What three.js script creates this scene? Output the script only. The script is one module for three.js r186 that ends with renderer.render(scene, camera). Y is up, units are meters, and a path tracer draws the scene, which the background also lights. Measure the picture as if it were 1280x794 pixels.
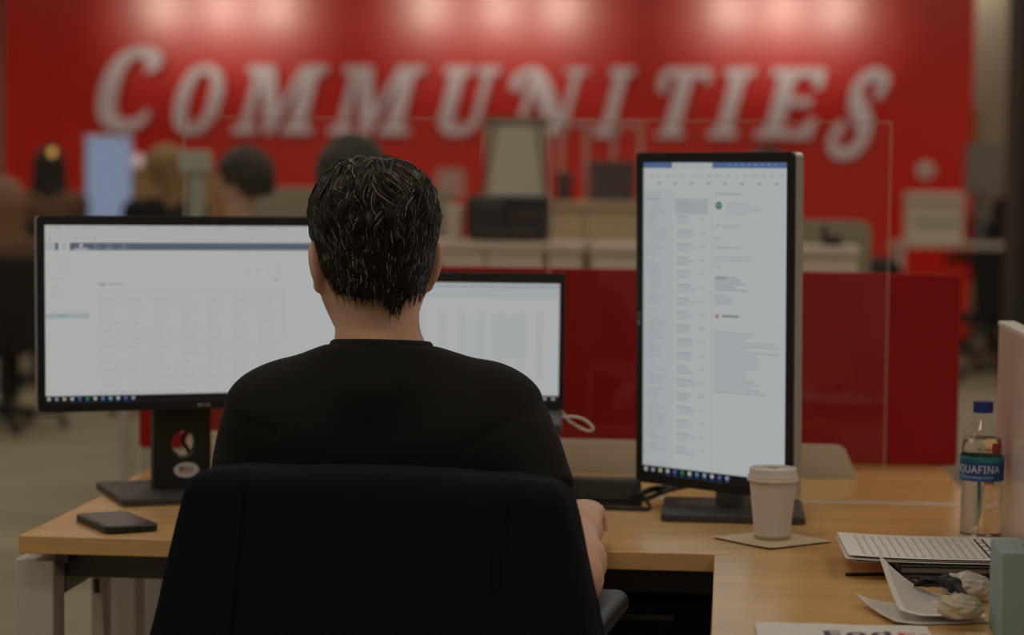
import * as THREE from 'three';
import { RoundedBoxGeometry } from 'three/addons/geometries/RoundedBoxGeometry.js';
import { MarchingCubes } from 'three/addons/objects/MarchingCubes.js';
import { mergeGeometries, mergeVertices } from 'three/addons/utils/BufferGeometryUtils.js';
import { FontLoader } from 'three/addons/loaders/FontLoader.js';
import { RectAreaLightUniformsLib } from 'three/addons/lights/RectAreaLightUniformsLib.js';
import { ImprovedNoise } from 'three/addons/math/ImprovedNoise.js';

// ------------------------------------------------------------------ camera, exposure, large lights
const scene = new THREE.Scene();
scene.background = new THREE.Color(0x000000);
const renderer = new THREE.WebGLRenderer({ antialias: true });
renderer.toneMapping = THREE.LinearToneMapping;
renderer.toneMappingExposure = 1.0;
renderer.shadowMap.enabled = true;
const camera = new THREE.PerspectiveCamera(16.14, 1280 / 794, 0.05, 80);
camera.position.set(0, 1.24, 0);
camera.rotation.order = 'YXZ';
camera.rotation.set(-0.0574, 0.096, 0.011);
camera.focus = 2.93;
camera.userData.fStop = 3.0;
scene.add(camera);
RectAreaLightUniformsLib.init();
const CEIL = 3.6, PANEL_LIGHT = 5.2, PANEL_GLOW = 0.6;
const WARM = new THREE.Color().setRGB(1, 0.88, 0.74);
const panelSpots = [];
for (const x of [-6.6, -3.6, -0.9, 1.9, 4.4]) for (const z of [2.2, -1.6, -5.0, -8.6, -12.2, -15.3, -21.5]) panelSpots.push([x, z]);

// ------------------------------------------------------------------ helpers
function rng(a) { return () => { a |= 0; a = a + 0x6D2B79F5 | 0; let t = Math.imul(a ^ a >>> 15, 1 | a); t = t + Math.imul(t ^ t >>> 7, 61 | t) ^ t; return ((t ^ t >>> 14) >>> 0) / 4294967296; }; }
const perlin = new ImprovedNoise();
const nz = (x, y, z = 0) => perlin.noise(x, y, z);
const V = (x, y, z) => new THREE.Vector3(x, y, z);
const taken = {};
function numbered(n) { if (!(n in taken)) { taken[n] = 0; return n; } return n + '_' + String(++taken[n]).padStart(3, '0'); }
function lin(r, g, b) { return new THREE.Color().setRGB(r, g, b); }
function mat(r, g, b, rough = 0.6, extra = {}) { return new THREE.MeshPhysicalMaterial({ color: lin(r, g, b), roughness: rough, ...extra }); }
function tag(o, label, category, group) { o.userData.label = label; o.userData.category = category; if (group) o.userData.group = group; return o; }
function thing(name, label, category, [x, y, z] = [0, 0, 0], turn = 0, group) {
  const o = new THREE.Group(); o.name = numbered(name); o.position.set(x, y, z); o.rotation.y = turn; scene.add(o);
  return tag(o, label, category, group);
}
// every triangle turned to the side its normals point to
let flips = 0;
function wound(g) {
  if (g.userData.wound) return g; g.userData.wound = true;
  if (!g.attributes.normal) g.computeVertexNormals();
  const p = g.attributes.position, n = g.attributes.normal, ix = g.index, T = (ix ? ix.count : p.count) / 3, at = Object.values(g.attributes);
  for (let t = 0; t < T; t++) {
    const a = ix ? ix.getX(3 * t) : 3 * t, b = ix ? ix.getX(3 * t + 1) : 3 * t + 1, c = ix ? ix.getX(3 * t + 2) : 3 * t + 2;
    const ux = p.getX(b) - p.getX(a), uy = p.getY(b) - p.getY(a), uz = p.getZ(b) - p.getZ(a), vx = p.getX(c) - p.getX(a), vy = p.getY(c) - p.getY(a), vz = p.getZ(c) - p.getZ(a);
    const d = (uy * vz - uz * vy) * (n.getX(a) + n.getX(b) + n.getX(c)) + (uz * vx - ux * vz) * (n.getY(a) + n.getY(b) + n.getY(c)) + (ux * vy - uy * vx) * (n.getZ(a) + n.getZ(b) + n.getZ(c));
    if (d >= 0) continue; flips++;
    if (ix) { ix.setX(3 * t + 1, c); ix.setX(3 * t + 2, b); } else for (const q of at) for (let k = 0; k < q.itemSize; k++) { const h = q.array[b * q.itemSize + k]; q.array[b * q.itemSize + k] = q.array[c * q.itemSize + k]; q.array[c * q.itemSize + k] = h; }
  }
  return g;
}
function part(name, geo, m, parent, label) {
  const g = wound(Array.isArray(geo) ? merge(geo) : geo);
  const o = new THREE.Mesh(g, m); o.name = name; o.castShadow = o.receiveShadow = true;
  if (label) o.userData.label = label;
  parent.add(o); return o;
}
function single(name, geo, m, label, category, pos = [0, 0, 0], turn = 0, group) {
  const o = part(numbered(name), geo, m, scene); o.position.set(...pos); o.rotation.y = turn; return tag(o, label, category, group);
}
function struct(name, geo, m, parent = scene) { const o = part(name, geo, m, parent); if (parent === scene) o.userData.kind = 'structure'; return o; }
function merge(list) {
  const l = list.map(g => { const h = g.index ? g.toNonIndexed() : g.clone(); for (const k of Object.keys(h.attributes)) if (!['position', 'normal', 'uv'].includes(k)) h.deleteAttribute(k); if (!h.attributes.uv) h.setAttribute('uv', new THREE.BufferAttribute(new Float32Array(h.attributes.position.count * 2), 2)); return h; });
  return mergeGeometries(l);
}
// uv in metres from the face's direction
function metreUV(geo) {
  const g = geo.index ? geo.toNonIndexed() : geo, p = g.attributes.position, n = g.attributes.normal, uv = new Float32Array(p.count * 2);
  for (let i = 0; i < p.count; i += 3) {
    const ax = Math.abs(n.getX(i) + n.getX(i + 1) + n.getX(i + 2)), ay = Math.abs(n.getY(i) + n.getY(i + 1) + n.getY(i + 2)), az = Math.abs(n.getZ(i) + n.getZ(i + 1) + n.getZ(i + 2));
    for (let k = i; k < i + 3; k++) {
      const [u, v] = ay >= ax && ay >= az ? [p.getX(k), p.getZ(k)] : az >= ax ? [p.getX(k), p.getY(k)] : [p.getZ(k), p.getY(k)];
      uv[2 * k] = u; uv[2 * k + 1] = v;
    }
  }
  g.setAttribute('uv', new THREE.BufferAttribute(uv, 2)); return g;
}
// box by its extents, with rounded edges
function box(x0, x1, y0, y1, z0, z1, r = 0.003, seg = 2) {
  const w = x1 - x0, h = y1 - y0, d = z1 - z0;
  const g = r > 0 ? new RoundedBoxGeometry(w, h, d, seg, Math.min(r, w / 2.01, h / 2.01, d / 2.01)) : new THREE.BoxGeometry(w, h, d);
  g.translate((x0 + x1) / 2, (y0 + y1) / 2, (z0 + z1) / 2); return metreUV(g);
}
function tube(pts, r, seg = 40, rad = 8, closed = false) { return new THREE.TubeGeometry(new THREE.CatmullRomCurve3(pts.map(p => p.isVector3 ? p : V(...p)), closed), seg, r, rad, closed); }
function rod(a, b, r0, r1 = r0, rad = 12) {
  const A = V(...a), B = V(...b), d = B.clone().sub(A), g = new THREE.CylinderGeometry(r1, r0, d.length(), rad);
  g.applyQuaternion(new THREE.Quaternion().setFromUnitVectors(V(0, 1, 0), d.clone().normalize())); const m = A.add(B).multiplyScalar(0.5); return g.translate(m.x, m.y, m.z);
}
function lathe(pts, seg = 40) { return new THREE.LatheGeometry(pts.map(p => new THREE.Vector2(...p)), seg); }
function ball(c, r, sx = 1, sy = 1, sz = 1, ws = 20, hs = 14) { const g = new THREE.SphereGeometry(r, ws, hs); g.scale(sx, sy, sz); return g.translate(...c); }
function extrude(shape, depth, bevel = 0.002, steps = 1) { return new THREE.ExtrudeGeometry(shape, { depth, bevelEnabled: bevel > 0, bevelSize: bevel, bevelThickness: bevel, bevelSegments: 2, steps, curveSegments: 20 }); }
function roundRect(w, h, r, s = new THREE.Shape()) {
  const x = -w / 2, y = -h / 2; s.moveTo(x + r, y); s.lineTo(x + w - r, y); s.absarc(x + w - r, y + r, r, -Math.PI / 2, 0); s.lineTo(x + w, y + h - r); s.absarc(x + w - r, y + h - r, r, 0, Math.PI / 2);
  s.lineTo(x + r, y + h); s.absarc(x + r, y + h - r, r, Math.PI / 2, Math.PI); s.lineTo(x, y + r); s.absarc(x + r, y + r, r, Math.PI, Math.PI * 1.5); return s;
}
// computed textures
function tex(w, h, fn, srgb = true, rep = [1, 1]) {
  const d = new Uint8Array(w * h * 4);
  for (let y = 0; y < h; y++) for (let x = 0; x < w; x++) { const c = fn(x / w, y / h, x, y), i = (y * w + x) * 4; d[i] = c[0]; d[i + 1] = c[1]; d[i + 2] = c[2]; d[i + 3] = 255; }
  const t = new THREE.DataTexture(d, w, h); t.wrapS = t.wrapT = THREE.RepeatWrapping; t.magFilter = THREE.LinearFilter; t.minFilter = THREE.LinearMipmapLinearFilter; t.generateMipmaps = true;
  if (srgb) t.colorSpace = THREE.SRGBColorSpace; t.repeat.set(...rep); t.needsUpdate = true; return t;
}
function canvasTex(w, h, draw) { const c = document.createElement('canvas'); c.width = w; c.height = h; draw(c.getContext('2d'), w, h); const t = new THREE.CanvasTexture(c); t.colorSpace = THREE.SRGBColorSpace; t.needsUpdate = true; return t; }
// periodic fbm on a torus-like lattice: blends so that the tile repeats
function tileNoise(u, v, fx, fy, seed) {
  const a = (x, y) => nz(x * fx, y * fy, seed) * 0.6 + nz(x * fx * 2.1, y * fy * 2.1, seed + 7) * 0.3 + nz(x * fx * 4.3, y * fy * 4.3, seed + 13) * 0.18;
  const s = (t) => t * t * (3 - 2 * t), bu = s(u), bv = s(v);
  return (a(u, v) * bu + a(u + 1, v) * (1 - bu)) * bv + (a(u, v + 1) * bu + a(u + 1, v + 1) * (1 - bu)) * (1 - bv);
}
const clamp = (x, a = 0, b = 255) => Math.min(b, Math.max(a, x));

// ---- signed distances and their mesh
const ssub = (a, b) => [a[0] - b[0], a[1] - b[1], a[2] - b[2]];
function cone(a, b, ra, rb) { // tapered capsule
  const d = ssub(b, a), L = d[0] * d[0] + d[1] * d[1] + d[2] * d[2];
  return (x, y, z) => { const px = x - a[0], py = y - a[1], pz = z - a[2]; let t = (px * d[0] + py * d[1] + pz * d[2]) / L; t = t < 0 ? 0 : t > 1 ? 1 : t; return Math.hypot(px - d[0] * t, py - d[1] * t, pz - d[2] * t) - (ra + (rb - ra) * t); };
}
function ell(c, r, rot) { // ellipsoid, optional Euler turn
  const q = rot ? new THREE.Matrix3().setFromMatrix4(new THREE.Matrix4().makeRotationFromEuler(new THREE.Euler(...rot)).invert()).elements : null;
  return (x, y, z) => {
    let px = x - c[0], py = y - c[1], pz = z - c[2];
    if (q) { const a = q[0] * px + q[3] * py + q[6] * pz, b = q[1] * px + q[4] * py + q[7] * pz, e = q[2] * px + q[5] * py + q[8] * pz; px = a; py = b; pz = e; }
    const k0 = Math.hypot(px / r[0], py / r[1], pz / r[2]), k1 = Math.hypot(px / (r[0] * r[0]), py / (r[1] * r[1]), pz / (r[2] * r[2]));
    return k1 < 1e-9 ? -Math.min(...r) : k0 * (k0 - 1) / k1;
  };
}
const smin = (a, b, k) => { const h = Math.max(k - Math.abs(a - b), 0) / k; return Math.min(a, b) - h * h * k * 0.25; };
const smax = (a, b, k) => -smin(-a, -b, k);
function union(k, ...fs) { return (x, y, z) => { let d = fs[0](x, y, z); for (let i = 1; i < fs.length; i++) d = smin(d, fs[i](x, y, z), k); return d; }; }
function meshField(f, lo, hi, cell) {
  const c = [0, 1, 2].map(i => (lo[i] + hi[i]) / 2), ext = Math.max(hi[0] - lo[0], hi[1] - lo[1], hi[2] - lo[2]), n = Math.ceil(ext / cell) + 4, half = n / 2;
  const mc = new MarchingCubes(n, new THREE.MeshBasicMaterial(), false, false, Math.min(400000, 12 * n * n));
  mc.isolation = 0; mc.field.fill(-1);
  for (let k = 0; k < n; k++) { const z = c[2] + (k - half) * cell; if (z < lo[2] - 2 * cell || z > hi[2] + 2 * cell) continue;
    for (let j = 0; j < n; j++) { const y = c[1] + (j - half) * cell; if (y < lo[1] - 2 * cell || y > hi[1] + 2 * cell) continue;
      for (let i = 0; i < n; i++) { const x = c[0] + (i - half) * cell; if (x < lo[0] - 2 * cell || x > hi[0] + 2 * cell) continue; mc.field[(k * n + j) * n + i] = -f(x, y, z); } } }
  mc.update();
  const N = mc.count, pos = new Float32Array(N * 3), nor = new Float32Array(N * 3);
  for (let i = 0; i < N; i++) {
    const p = [0, 1, 2].map(a => c[a] + mc.positionArray[3 * i + a] * half * cell), e = cell * 0.4;
    const g = [f(p[0] + e, p[1], p[2]) - f(p[0] - e, p[1], p[2]), f(p[0], p[1] + e, p[2]) - f(p[0], p[1] - e, p[2]), f(p[0], p[1], p[2] + e) - f(p[0], p[1], p[2] - e)], l = Math.hypot(...g) || 1;
    for (let a = 0; a < 3; a++) { pos[3 * i + a] = p[a]; nor[3 * i + a] = g[a] / l; }
  }
  const g = new THREE.BufferGeometry(); g.setAttribute('position', new THREE.BufferAttribute(pos, 3)); g.setAttribute('normal', new THREE.BufferAttribute(nor, 3));
  return g;
}

// ------------------------------------------------------------------ materials
const grainTex = tex(1024, 1024, (u, v) => {
  const w = tileNoise(u, v, 3, 26, 2.3), f = tileNoise(u, v, 14, 170, 5.1), c = tileNoise(u, v, 2, 5, 9.7);
  const s = 1 + w * 0.10 + f * 0.09 + c * 0.07; return [clamp(222 * s), clamp(181 * s * (1 - 0.02 * f)), clamp(120 * s)];
}, true, [0.8, 0.8]);
const grainRough = tex(512, 512, (u, v) => { const f = tileNoise(u, v, 8, 90, 5.1); const q = clamp(118 + 30 * f); return [q, q, q]; }, false, [0.8, 0.8]);
const M = {
  wood: new THREE.MeshPhysicalMaterial({ map: grainTex, roughness: 0.55, roughnessMap: grainRough, specularIntensity: 0.9 }),
  woodEdge: new THREE.MeshPhysicalMaterial({ map: grainTex, color: lin(0.78, 0.66, 0.52), roughness: 0.6 }),
  tanWood: mat(0.40, 0.24, 0.10, 0.6), white: mat(0.74, 0.72, 0.69, 0.45), offWhite: mat(0.62, 0.57, 0.48, 0.6), whiteMetal: mat(0.62, 0.60, 0.57, 0.42),
  greyMetal: mat(0.09, 0.09, 0.095, 0.45, { metalness: 0.3 }), steel: mat(0.22, 0.22, 0.23, 0.38, { metalness: 0.6 }), silver: mat(0.55, 0.55, 0.56, 0.32, { metalness: 0.7 }),
  black: mat(0.012, 0.012, 0.013, 0.42), blackMatte: mat(0.014, 0.014, 0.015, 0.8), darkGrey: mat(0.05, 0.048, 0.047, 0.55), bezel: mat(0.010, 0.010, 0.012, 0.38),
  rubber: mat(0.015, 0.015, 0.017, 0.6), skin: mat(0.60, 0.35, 0.235, 0.52, { specularIntensity: 0.6 }), cable: mat(0.012, 0.012, 0.012, 0.5), whiteCable: mat(0.75, 0.72, 0.68, 0.45),
  acrylic: new THREE.MeshPhysicalMaterial({ color: lin(0.97, 0.97, 0.97), roughness: 0.0, transmission: 1, thickness: 0, ior: 1.49 }),
  acrylicEdge: new THREE.MeshPhysicalMaterial({ color: lin(0.85, 0.78, 0.72), roughness: 0.35, transmission: 0.55, thickness: 0 }),
};
const feltNoise = tex(256, 256, (u, v) => { const f = tileNoise(u, v, 60, 60, 3.3); const q = clamp(225 + 60 * f); return [q, q, q]; }, false, [6, 6]);
M.redFelt = new THREE.MeshPhysicalMaterial({ color: lin(0.43, 0.007, 0.006), roughness: 0.9, map: feltNoise, bumpMap: feltNoise, bumpScale: 0.0006 });

// ------------------------------------------------------------------ the setting
const XL = -9, XR = 6.5, ZB = -25, ZF = 4.5;
const floorTex = tex(1024, 1024, (u, v) => {
  const s = tileNoise((u + v * 0.45) % 1, v, 3, 14, 1.7), f = tileNoise(u, v, 120, 120, 4.4), b = tileNoise(u, v, 4, 4, 8.8);
  const k = 1 + 0.26 * s + 0.10 * f + 0.12 * b; return [clamp(156 * k), clamp(148 * k), clamp(122 * k)];
}, true, [0.28, 0.28]);
struct('floor', box(XL - 0.2, XR + 0.2, -0.2, 0, ZB - 0.2, ZF + 0.2, 0), new THREE.MeshPhysicalMaterial({ map: floorTex, roughness: 0.75 }));
const plaster = mat(0.60, 0.55, 0.47, 0.85), ceilMat = mat(0.66, 0.63, 0.58, 0.9);
struct('ceiling', box(XL - 0.2, XR + 0.2, CEIL, CEIL + 0.2, ZB - 0.2, ZF + 0.2, 0), ceilMat);
struct('wall_left', box(XL - 0.2, XL, 0, CEIL, ZB - 0.2, ZF + 0.2, 0), plaster);
struct('wall_right', box(XR, XR + 0.2, 0, CEIL, ZB - 0.2, ZF + 0.2, 0), plaster);
struct('wall_far', box(XL, XR, 0, CEIL, ZB - 0.2, ZB, 0), plaster);
struct('wall_behind', box(XL, XR, 0, CEIL, ZF, ZF + 0.2, 0), plaster);
const redPaint = new THREE.MeshPhysicalMaterial({ color: lin(0.78, 0.020, 0.012), roughness: 0.23, specularIntensity: 1.0, ior: 1.5 });
struct('wall_red', box(-5.96, 1.905, 0, CEIL, -18.25, -18, 0.004), redPaint);
struct('baseboard_red', box(-5.96, 1.905, 0, 0.1, -18.0, -17.985, 0.002), M.blackMatte);
// dark column close to the picture's edge, a beige pier and a red door frame beyond the red wall
struct('wall_column', box(1.135, 1.62, 0, CEIL, -9.45, -9.0, 0.01), mat(0.030, 0.024, 0.020, 0.7));
struct('wall_pier', box(2.0, 2.62, 0, CEIL, -22.2, -21.8, 0.01), mat(0.50, 0.43, 0.33, 0.8));
struct('trim_1', box(2.655, 2.80, 0, 3.1, -22.1, -21.9, 0.005), mat(0.45, 0.05, 0.04, 0.6));

// ceiling light panels
{
  const fr = mat(0.7, 0.7, 0.7, 0.4), glow = new THREE.MeshStandardMaterial({ color: 0x222222, emissive: WARM, emissiveIntensity: PANEL_GLOW });
  const gf = merge([box(-0.62, 0.62, -0.02, 0, -0.32, -0.3, 0), box(-0.62, 0.62, -0.02, 0, 0.3, 0.32, 0), box(-0.62, -0.6, -0.02, 0, -0.3, 0.3, 0), box(0.6, 0.62, -0.02, 0, -0.3, 0.3, 0)]), gd = box(-0.6, 0.6, -0.008, 0, -0.3, 0.3, 0);
  for (const [x, z] of panelSpots) {
    const t = thing('ceiling_light', 'flat rectangular ceiling light panel in a white frame', 'ceiling light', [x, CEIL, z], 0, 'ceiling light panels');
    part('frame', gf, fr, t); part('diffuser', gd, glow, t);
    const l = new THREE.RectAreaLight(WARM, PANEL_LIGHT, 1.18, 0.58); l.name = 'panel_light'; l.position.set(x, CEIL - 0.025, z); l.rotation.x = -Math.PI / 2; scene.add(l);
  }
}
// wall washer spots aimed at the sign: three hanging tracks of three heads
{
  const SPOT = 3.9, TY = 2.93, TZ = -15, hx = [[-4.60, -4.11, -3.67], [-2.42, -1.86, -1.36], [-0.02, 0.40, 0.82]].map(a => a.map(v => v * 1.165));   // each lamp stands a little further out than the spot it lights
  hx.forEach((xs, i) => {
    const t = thing('track_light', ['hanging track light bar with three spots before the letters C and O', 'hanging track light bar with three spots before the letter U', 'hanging track light bar with three spots before the last letters'][i], 'track light', [xs[1], CEIL, TZ], 0, 'track lights washing the red wall');
    const dy = TY - CEIL;
    part('track', box(-0.62, 0.62, dy + 0.045, dy + 0.08, -0.02, 0.02, 0.003), M.white, t); for (const hX of [-0.5, 0.5]) part('hanger', rod([hX, dy + 0.08, 0], [hX, 0, 0], 0.006), M.silver, t);
    xs.forEach((x, k) => {
      const X = x - xs[1], yaw = 0, a = Math.PI / 2 - 0.13;
      const can = lathe([[0.001, 0.07], [0.045, 0.065], [0.05, 0.05], [0.05, -0.07], [0.044, -0.07], [0.040, -0.05], [0.001, -0.05]], 24); can.rotateX(a); can.translate(X, dy, 0);
      const h = part('spot_head', can, M.white, t); part('stem', rod([X, dy + 0.05, 0], [X, dy, 0], 0.008), M.white, h);
      const lens = new THREE.CylinderGeometry(0.038, 0.038, 0.006, 24); lens.translate(0, -0.052, 0); lens.rotateX(a); lens.translate(X, dy, 0);
      part('lens', lens, new THREE.MeshStandardMaterial({ color: 0x111111, emissive: WARM, emissiveIntensity: 3 }), h);
      const s = new THREE.SpotLight(lin(1, 0.84, 0.66), SPOT, 0, 0.26, 1.0, 2); s.name = 'spot_light';
      s.position.set(x, TY - 0.08 * Math.cos(a), TZ - 0.08 * Math.sin(a)); s.target.position.set(x / 1.165, 2.55, -18); s.shadow.radius = 1.9; s.castShadow = true; scene.add(s, s.target);
    });
  });
}
// ------------------------------------------------------------------ the wall sign, one letter at a time
const font = await new FontLoader().loadAsync('fonts/droid/droid_serif_bold.typeface.json');
{
  const letterMat = mat(0.95, 0.86, 0.97, 0.5), pxx = (px) => -5.962 + (px - 3) * 0.006477, LEAN = 0.26, DEPTH = 0.07, ZW = -18;
  // a stroke of changing width as a closed outline
  function stroke(pts, n = 60) {
    const c = new THREE.CatmullRomCurve3(pts.map(p => V(p[0], p[1], p[2]))), L = [], R = [];
    for (let i = 0; i <= n; i++) { const p = c.getPoint(i / n), t = c.getTangent(i / n), m = Math.hypot(t.x, t.y) || 1, w = p.z / 2; L.push([p.x - t.y / m * w, p.y + t.x / m * w]); R.push([p.x + t.y / m * w, p.y - t.x / m * w]); }
    return new THREE.Shape([...L, ...R.reverse()].map(p => new THREE.Vector2(...p)));
  }
  const disc = (x, y, r) => { const s = new THREE.Shape(); s.absarc(x, y, r, 0, Math.PI * 2); return s; };
  const poly = (...p) => new THREE.Shape(p.map(q => new THREE.Vector2(...q)));
  // letters of their own drawing, in a unit box; the rest from the serif face
  const own = {
    N: () => [stroke([[0.07, 0.73, 0.1], [0.04, 0.86, 0.09], [0.15, 0.95, 0.11], [0.27, 0.95, 0.13], [0.36, 0.82, 0.19], [0.55, 0.45, 0.22], [0.76, 0.04, 0.19]]), disc(0.08, 0.75, 0.08), poly([0.22, 0.9], [0.30, 0.86], [0.30, 0.06], [0.38, 0.06], [0.38, 0], [0.14, 0], [0.14, 0.06], [0.22, 0.06]), poly([0.76, 0], [0.84, 0.03], [0.84, 0.94], [0.94, 0.94], [0.94, 1], [0.66, 1], [0.66, 0.94], [0.76, 0.94])],
    T: () => [poly([0.36, 1], [0.64, 1], [0.64, 0.06], [0.76, 0.06], [0.76, 0], [0.24, 0], [0.24, 0.06], [0.36, 0.06]), stroke([[0.09, 0.72, 0.1], [0.04, 0.84, 0.1], [0.12, 0.94, 0.12], [0.3, 0.95, 0.12], [0.5, 0.94, 0.13], [0.75, 0.95, 0.11], [0.90, 0.93, 0.13], [0.94, 0.80, 0.07]]), disc(0.11, 0.74, 0.085)],
    S: () => [stroke([[0.82, 0.76, 0.10], [0.88, 0.87, 0.11], [0.72, 0.95, 0.12], [0.48, 0.94, 0.15], [0.32, 0.80, 0.20], [0.38, 0.64, 0.24], [0.58, 0.48, 0.26], [0.72, 0.32, 0.24], [0.68, 0.14, 0.19], [0.46, 0.05, 0.13], [0.22, 0.08, 0.12], [0.10, 0.22, 0.12], [0.16, 0.34, 0.11]], 90), disc(0.80, 0.77, 0.09), disc(0.20, 0.33, 0.09)],
  };
  function letter(ch, p0, p1, y0, y1, label) {
    let geos;
    const shapes = own[ch] ? own[ch]() : font.generateShapes(ch, 1);
    const bold = own[ch] ? 0.008 : 0.020;
    geos = shapes.map((s, i) => new THREE.ExtrudeGeometry(s, { depth: 1 - 0.03 * i, bevelEnabled: true, bevelSize: bold, bevelThickness: 0.02, bevelSegments: 1, curveSegments: 12 }));
    const g = merge(geos); g.computeBoundingBox(); const b = g.boundingBox;
    const x0 = pxx(p0), x1 = pxx(p1), lean = LEAN * (y1 - y0), w = x1 - x0 - lean, p = g.attributes.position;
    for (let i = 0; i < p.count; i++) {
      const u = (p.getX(i) - b.min.x) / (b.max.x - b.min.x), v = (p.getY(i) - b.min.y) / (b.max.y - b.min.y), d = p.getZ(i);
      p.setXYZ(i, (u - 0.5) * w + v * lean - lean / 2, v * (y1 - y0), d * DEPTH + 0.02);
    }
    g.computeVertexNormals();
    single('sign_letter', g, letterMat, label, 'sign letter', [(x0 + x1) / 2, y0, ZW], 0, 'letters of the wall sign');
  }
  const b = 1.665, t = 2.215;
  letter('C', 119, 218, b + 0.005, 2.36, 'large slanted white letter C that begins the wall sign');
  letter('O', 219, 300, b - 0.01, t + 0.005, 'slanted white letter O beside the large C');
  letter('M', 301, 424, b, t, 'slanted white letter M between the O and the other M');
  letter('M', 423, 546, b, t, 'slanted white letter M between the other M and the U');
  letter('U', 549, 640, b - 0.005, t, 'slanted white letter U on the red wall');
  letter('N', 635, 750, b, t, 'slanted white letter N with a curled stroke');
  letter('I', 755, 806, b, t, 'slanted white letter I between N and T');
  letter('T', 816, 902, b, t, 'slanted white letter T with a curled arm');
  letter('I', 895, 953, b, t, 'slanted white letter I between T and E');
  letter('E', 952, 1044, b, t, 'slanted white letter E before the final S');
  letter('S', 1036, 1120, 1.50, t + 0.01, 'slanted white letter S with round ends hanging below the line');
}

// ------------------------------------------------------------------ desks, screens between them
const DT = 0.73, TH = 0.026;
{
  const d = thing('desk', 'maple topped office desk with white legs under the three screens', 'desk', [-0.3, 0, -3.42]);
  const ox = 0.3, oz = 3.42, bx = (a, b, c, e, f, g, r) => box(a + ox, b + ox, c, e, f + oz, g + oz, r);
  part('tabletop', bx(-1.018, 0.408, DT - TH, DT, -3.700, -3.140, 0.002), M.wood, d);
  const leg = (x, z) => { const s = new THREE.Shape([[-0.026, 0.684], [0.026, 0.684], [0.026, 0], [-0.028, 0]].map(p => new THREE.Vector2(...p))); const g = extrude(s, 0.05, 0.003); g.translate(x + ox, 0.003, z + oz - 0.025); return g; };
  part('leg', leg(-1.004, -3.20), M.whiteMetal, d); part('leg', leg(-1.002, -3.655), M.whiteMetal, d); part('leg', leg(0.37, -3.655), M.whiteMetal, d);
  part('leg_beam', bx(-1.022, -0.975, 0.63, 0.687, -3.63, -3.23, 0.004), M.greyMetal, d); part('leg_bracket', bx(-0.975, -0.955, 0.685, 0.704, -3.63, -3.18, 0.002), M.greyMetal, d);
  part('crossbar', bx(-0.975, 0.345, 0.655, 0.703, -3.27, -3.235, 0.003), M.greyMetal, d); part('crossbar', bx(-0.975, 0.345, 0.655, 0.703, -3.66, -3.625, 0.003), M.greyMetal, d);
  const du = part('cable_duct', bx(-0.995, -0.972, 0.0, 0.645, -3.47, -3.43, 0.004), M.whiteMetal, d); part('slot', bx(-0.989, -0.980, 0.595, 0.618, -3.4305, -3.428, 0.001), M.black, du);
  // return wing towards the viewer
  const r = thing('desk_return', 'maple side wing of the desk carrying papers and tissue box', 'desk', [0.2, 0, -2.22]);
  const b2 = (a, b, c, e, f, g, q) => box(a - 0.2, b - 0.2, c, e, f + 2.22, g + 2.22, q);
  part('tabletop', b2(-0.013, 0.408, DT - TH, DT, -3.136, -1.30, 0.002), M.wood, r);
  part('side_panel', b2(0.0, 0.39, 0, DT - TH, -1.36, -1.34, 0.002), M.whiteMetal, r);
  part('leg', b2(-0.003, 0.03, 0, DT - TH, -3.125, -3.085, 0.003), M.greyMetal, r); part('leg', b2(0.36, 0.395, 0, DT - TH, -3.125, -3.085, 0.003), M.greyMetal, r);
  part('rail', b2(0.03, 0.36, 0.65, DT - TH, -3.12, -3.09, 0.002), M.greyMetal, r);
  // pedestal under the desk
  const p = thing('drawer_pedestal', 'black drawer pedestal standing under the desk', 'pedestal', [-0.12, 0, -3.45]);
  part('carcass', box(-0.11, 0.11, 0.04, 0.64, -0.15, 0.15, 0.003), M.blackMatte, p);
  for (const [y0, y1] of [[0.05, 0.30], [0.31, 0.47], [0.48, 0.635]]) { const f = part('drawer', box(-0.108, 0.108, y0, y1, 0.15, 0.166, 0.003), M.blackMatte, p); part('handle', box(-0.05, 0.05, y1 - 0.03, y1 - 0.02, 0.166, 0.172, 0.002), M.greyMetal, f); }
  for (const [x, z] of [[-0.09, -0.13], [0.09, -0.13], [-0.09, 0.13], [0.09, 0.13]]) part('caster', new THREE.CylinderGeometry(0.02, 0.02, 0.02, 16).rotateZ(Math.PI / 2).translate(x, 0.02, z), M.rubber, p);
  // facing desk behind
  const o = thing('facing_desk', 'maple topped desk on the far side of the red screen', 'desk', [-0.3, 0, -4.1]);
  const b3 = (a, b, c, e, f, g, q) => box(a + 0.3, b + 0.3, c, e, f + 4.1, g + 4.1, q);
  part('tabletop', b3(-1.03, 0.408, DT - TH, DT, -4.62, -3.735, 0.002), M.wood, o);
  for (const [x, z] of [[-1.0, -4.56], [-1.0, -3.83], [0.37, -4.56], [0.37, -3.83]]) part('leg', b3(x - 0.026, x + 0.026, 0, DT - TH, z - 0.025, z + 0.025, 0.003), M.whiteMetal, o);
  part('crossbar', b3(-0.97, 0.34, 0.655, 0.70, -4.2, -4.16, 0.003), M.greyMetal, o);
  const tr = single('cable_trough', box(-0.71, 0.70, -0.03, 0, -0.0155, 0.0155, 0.001), M.whiteMetal, 'white metal cable trough in the gap between the two desks', 'cable trough', [-0.305, DT - 0.001, -3.7175]);
}
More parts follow.
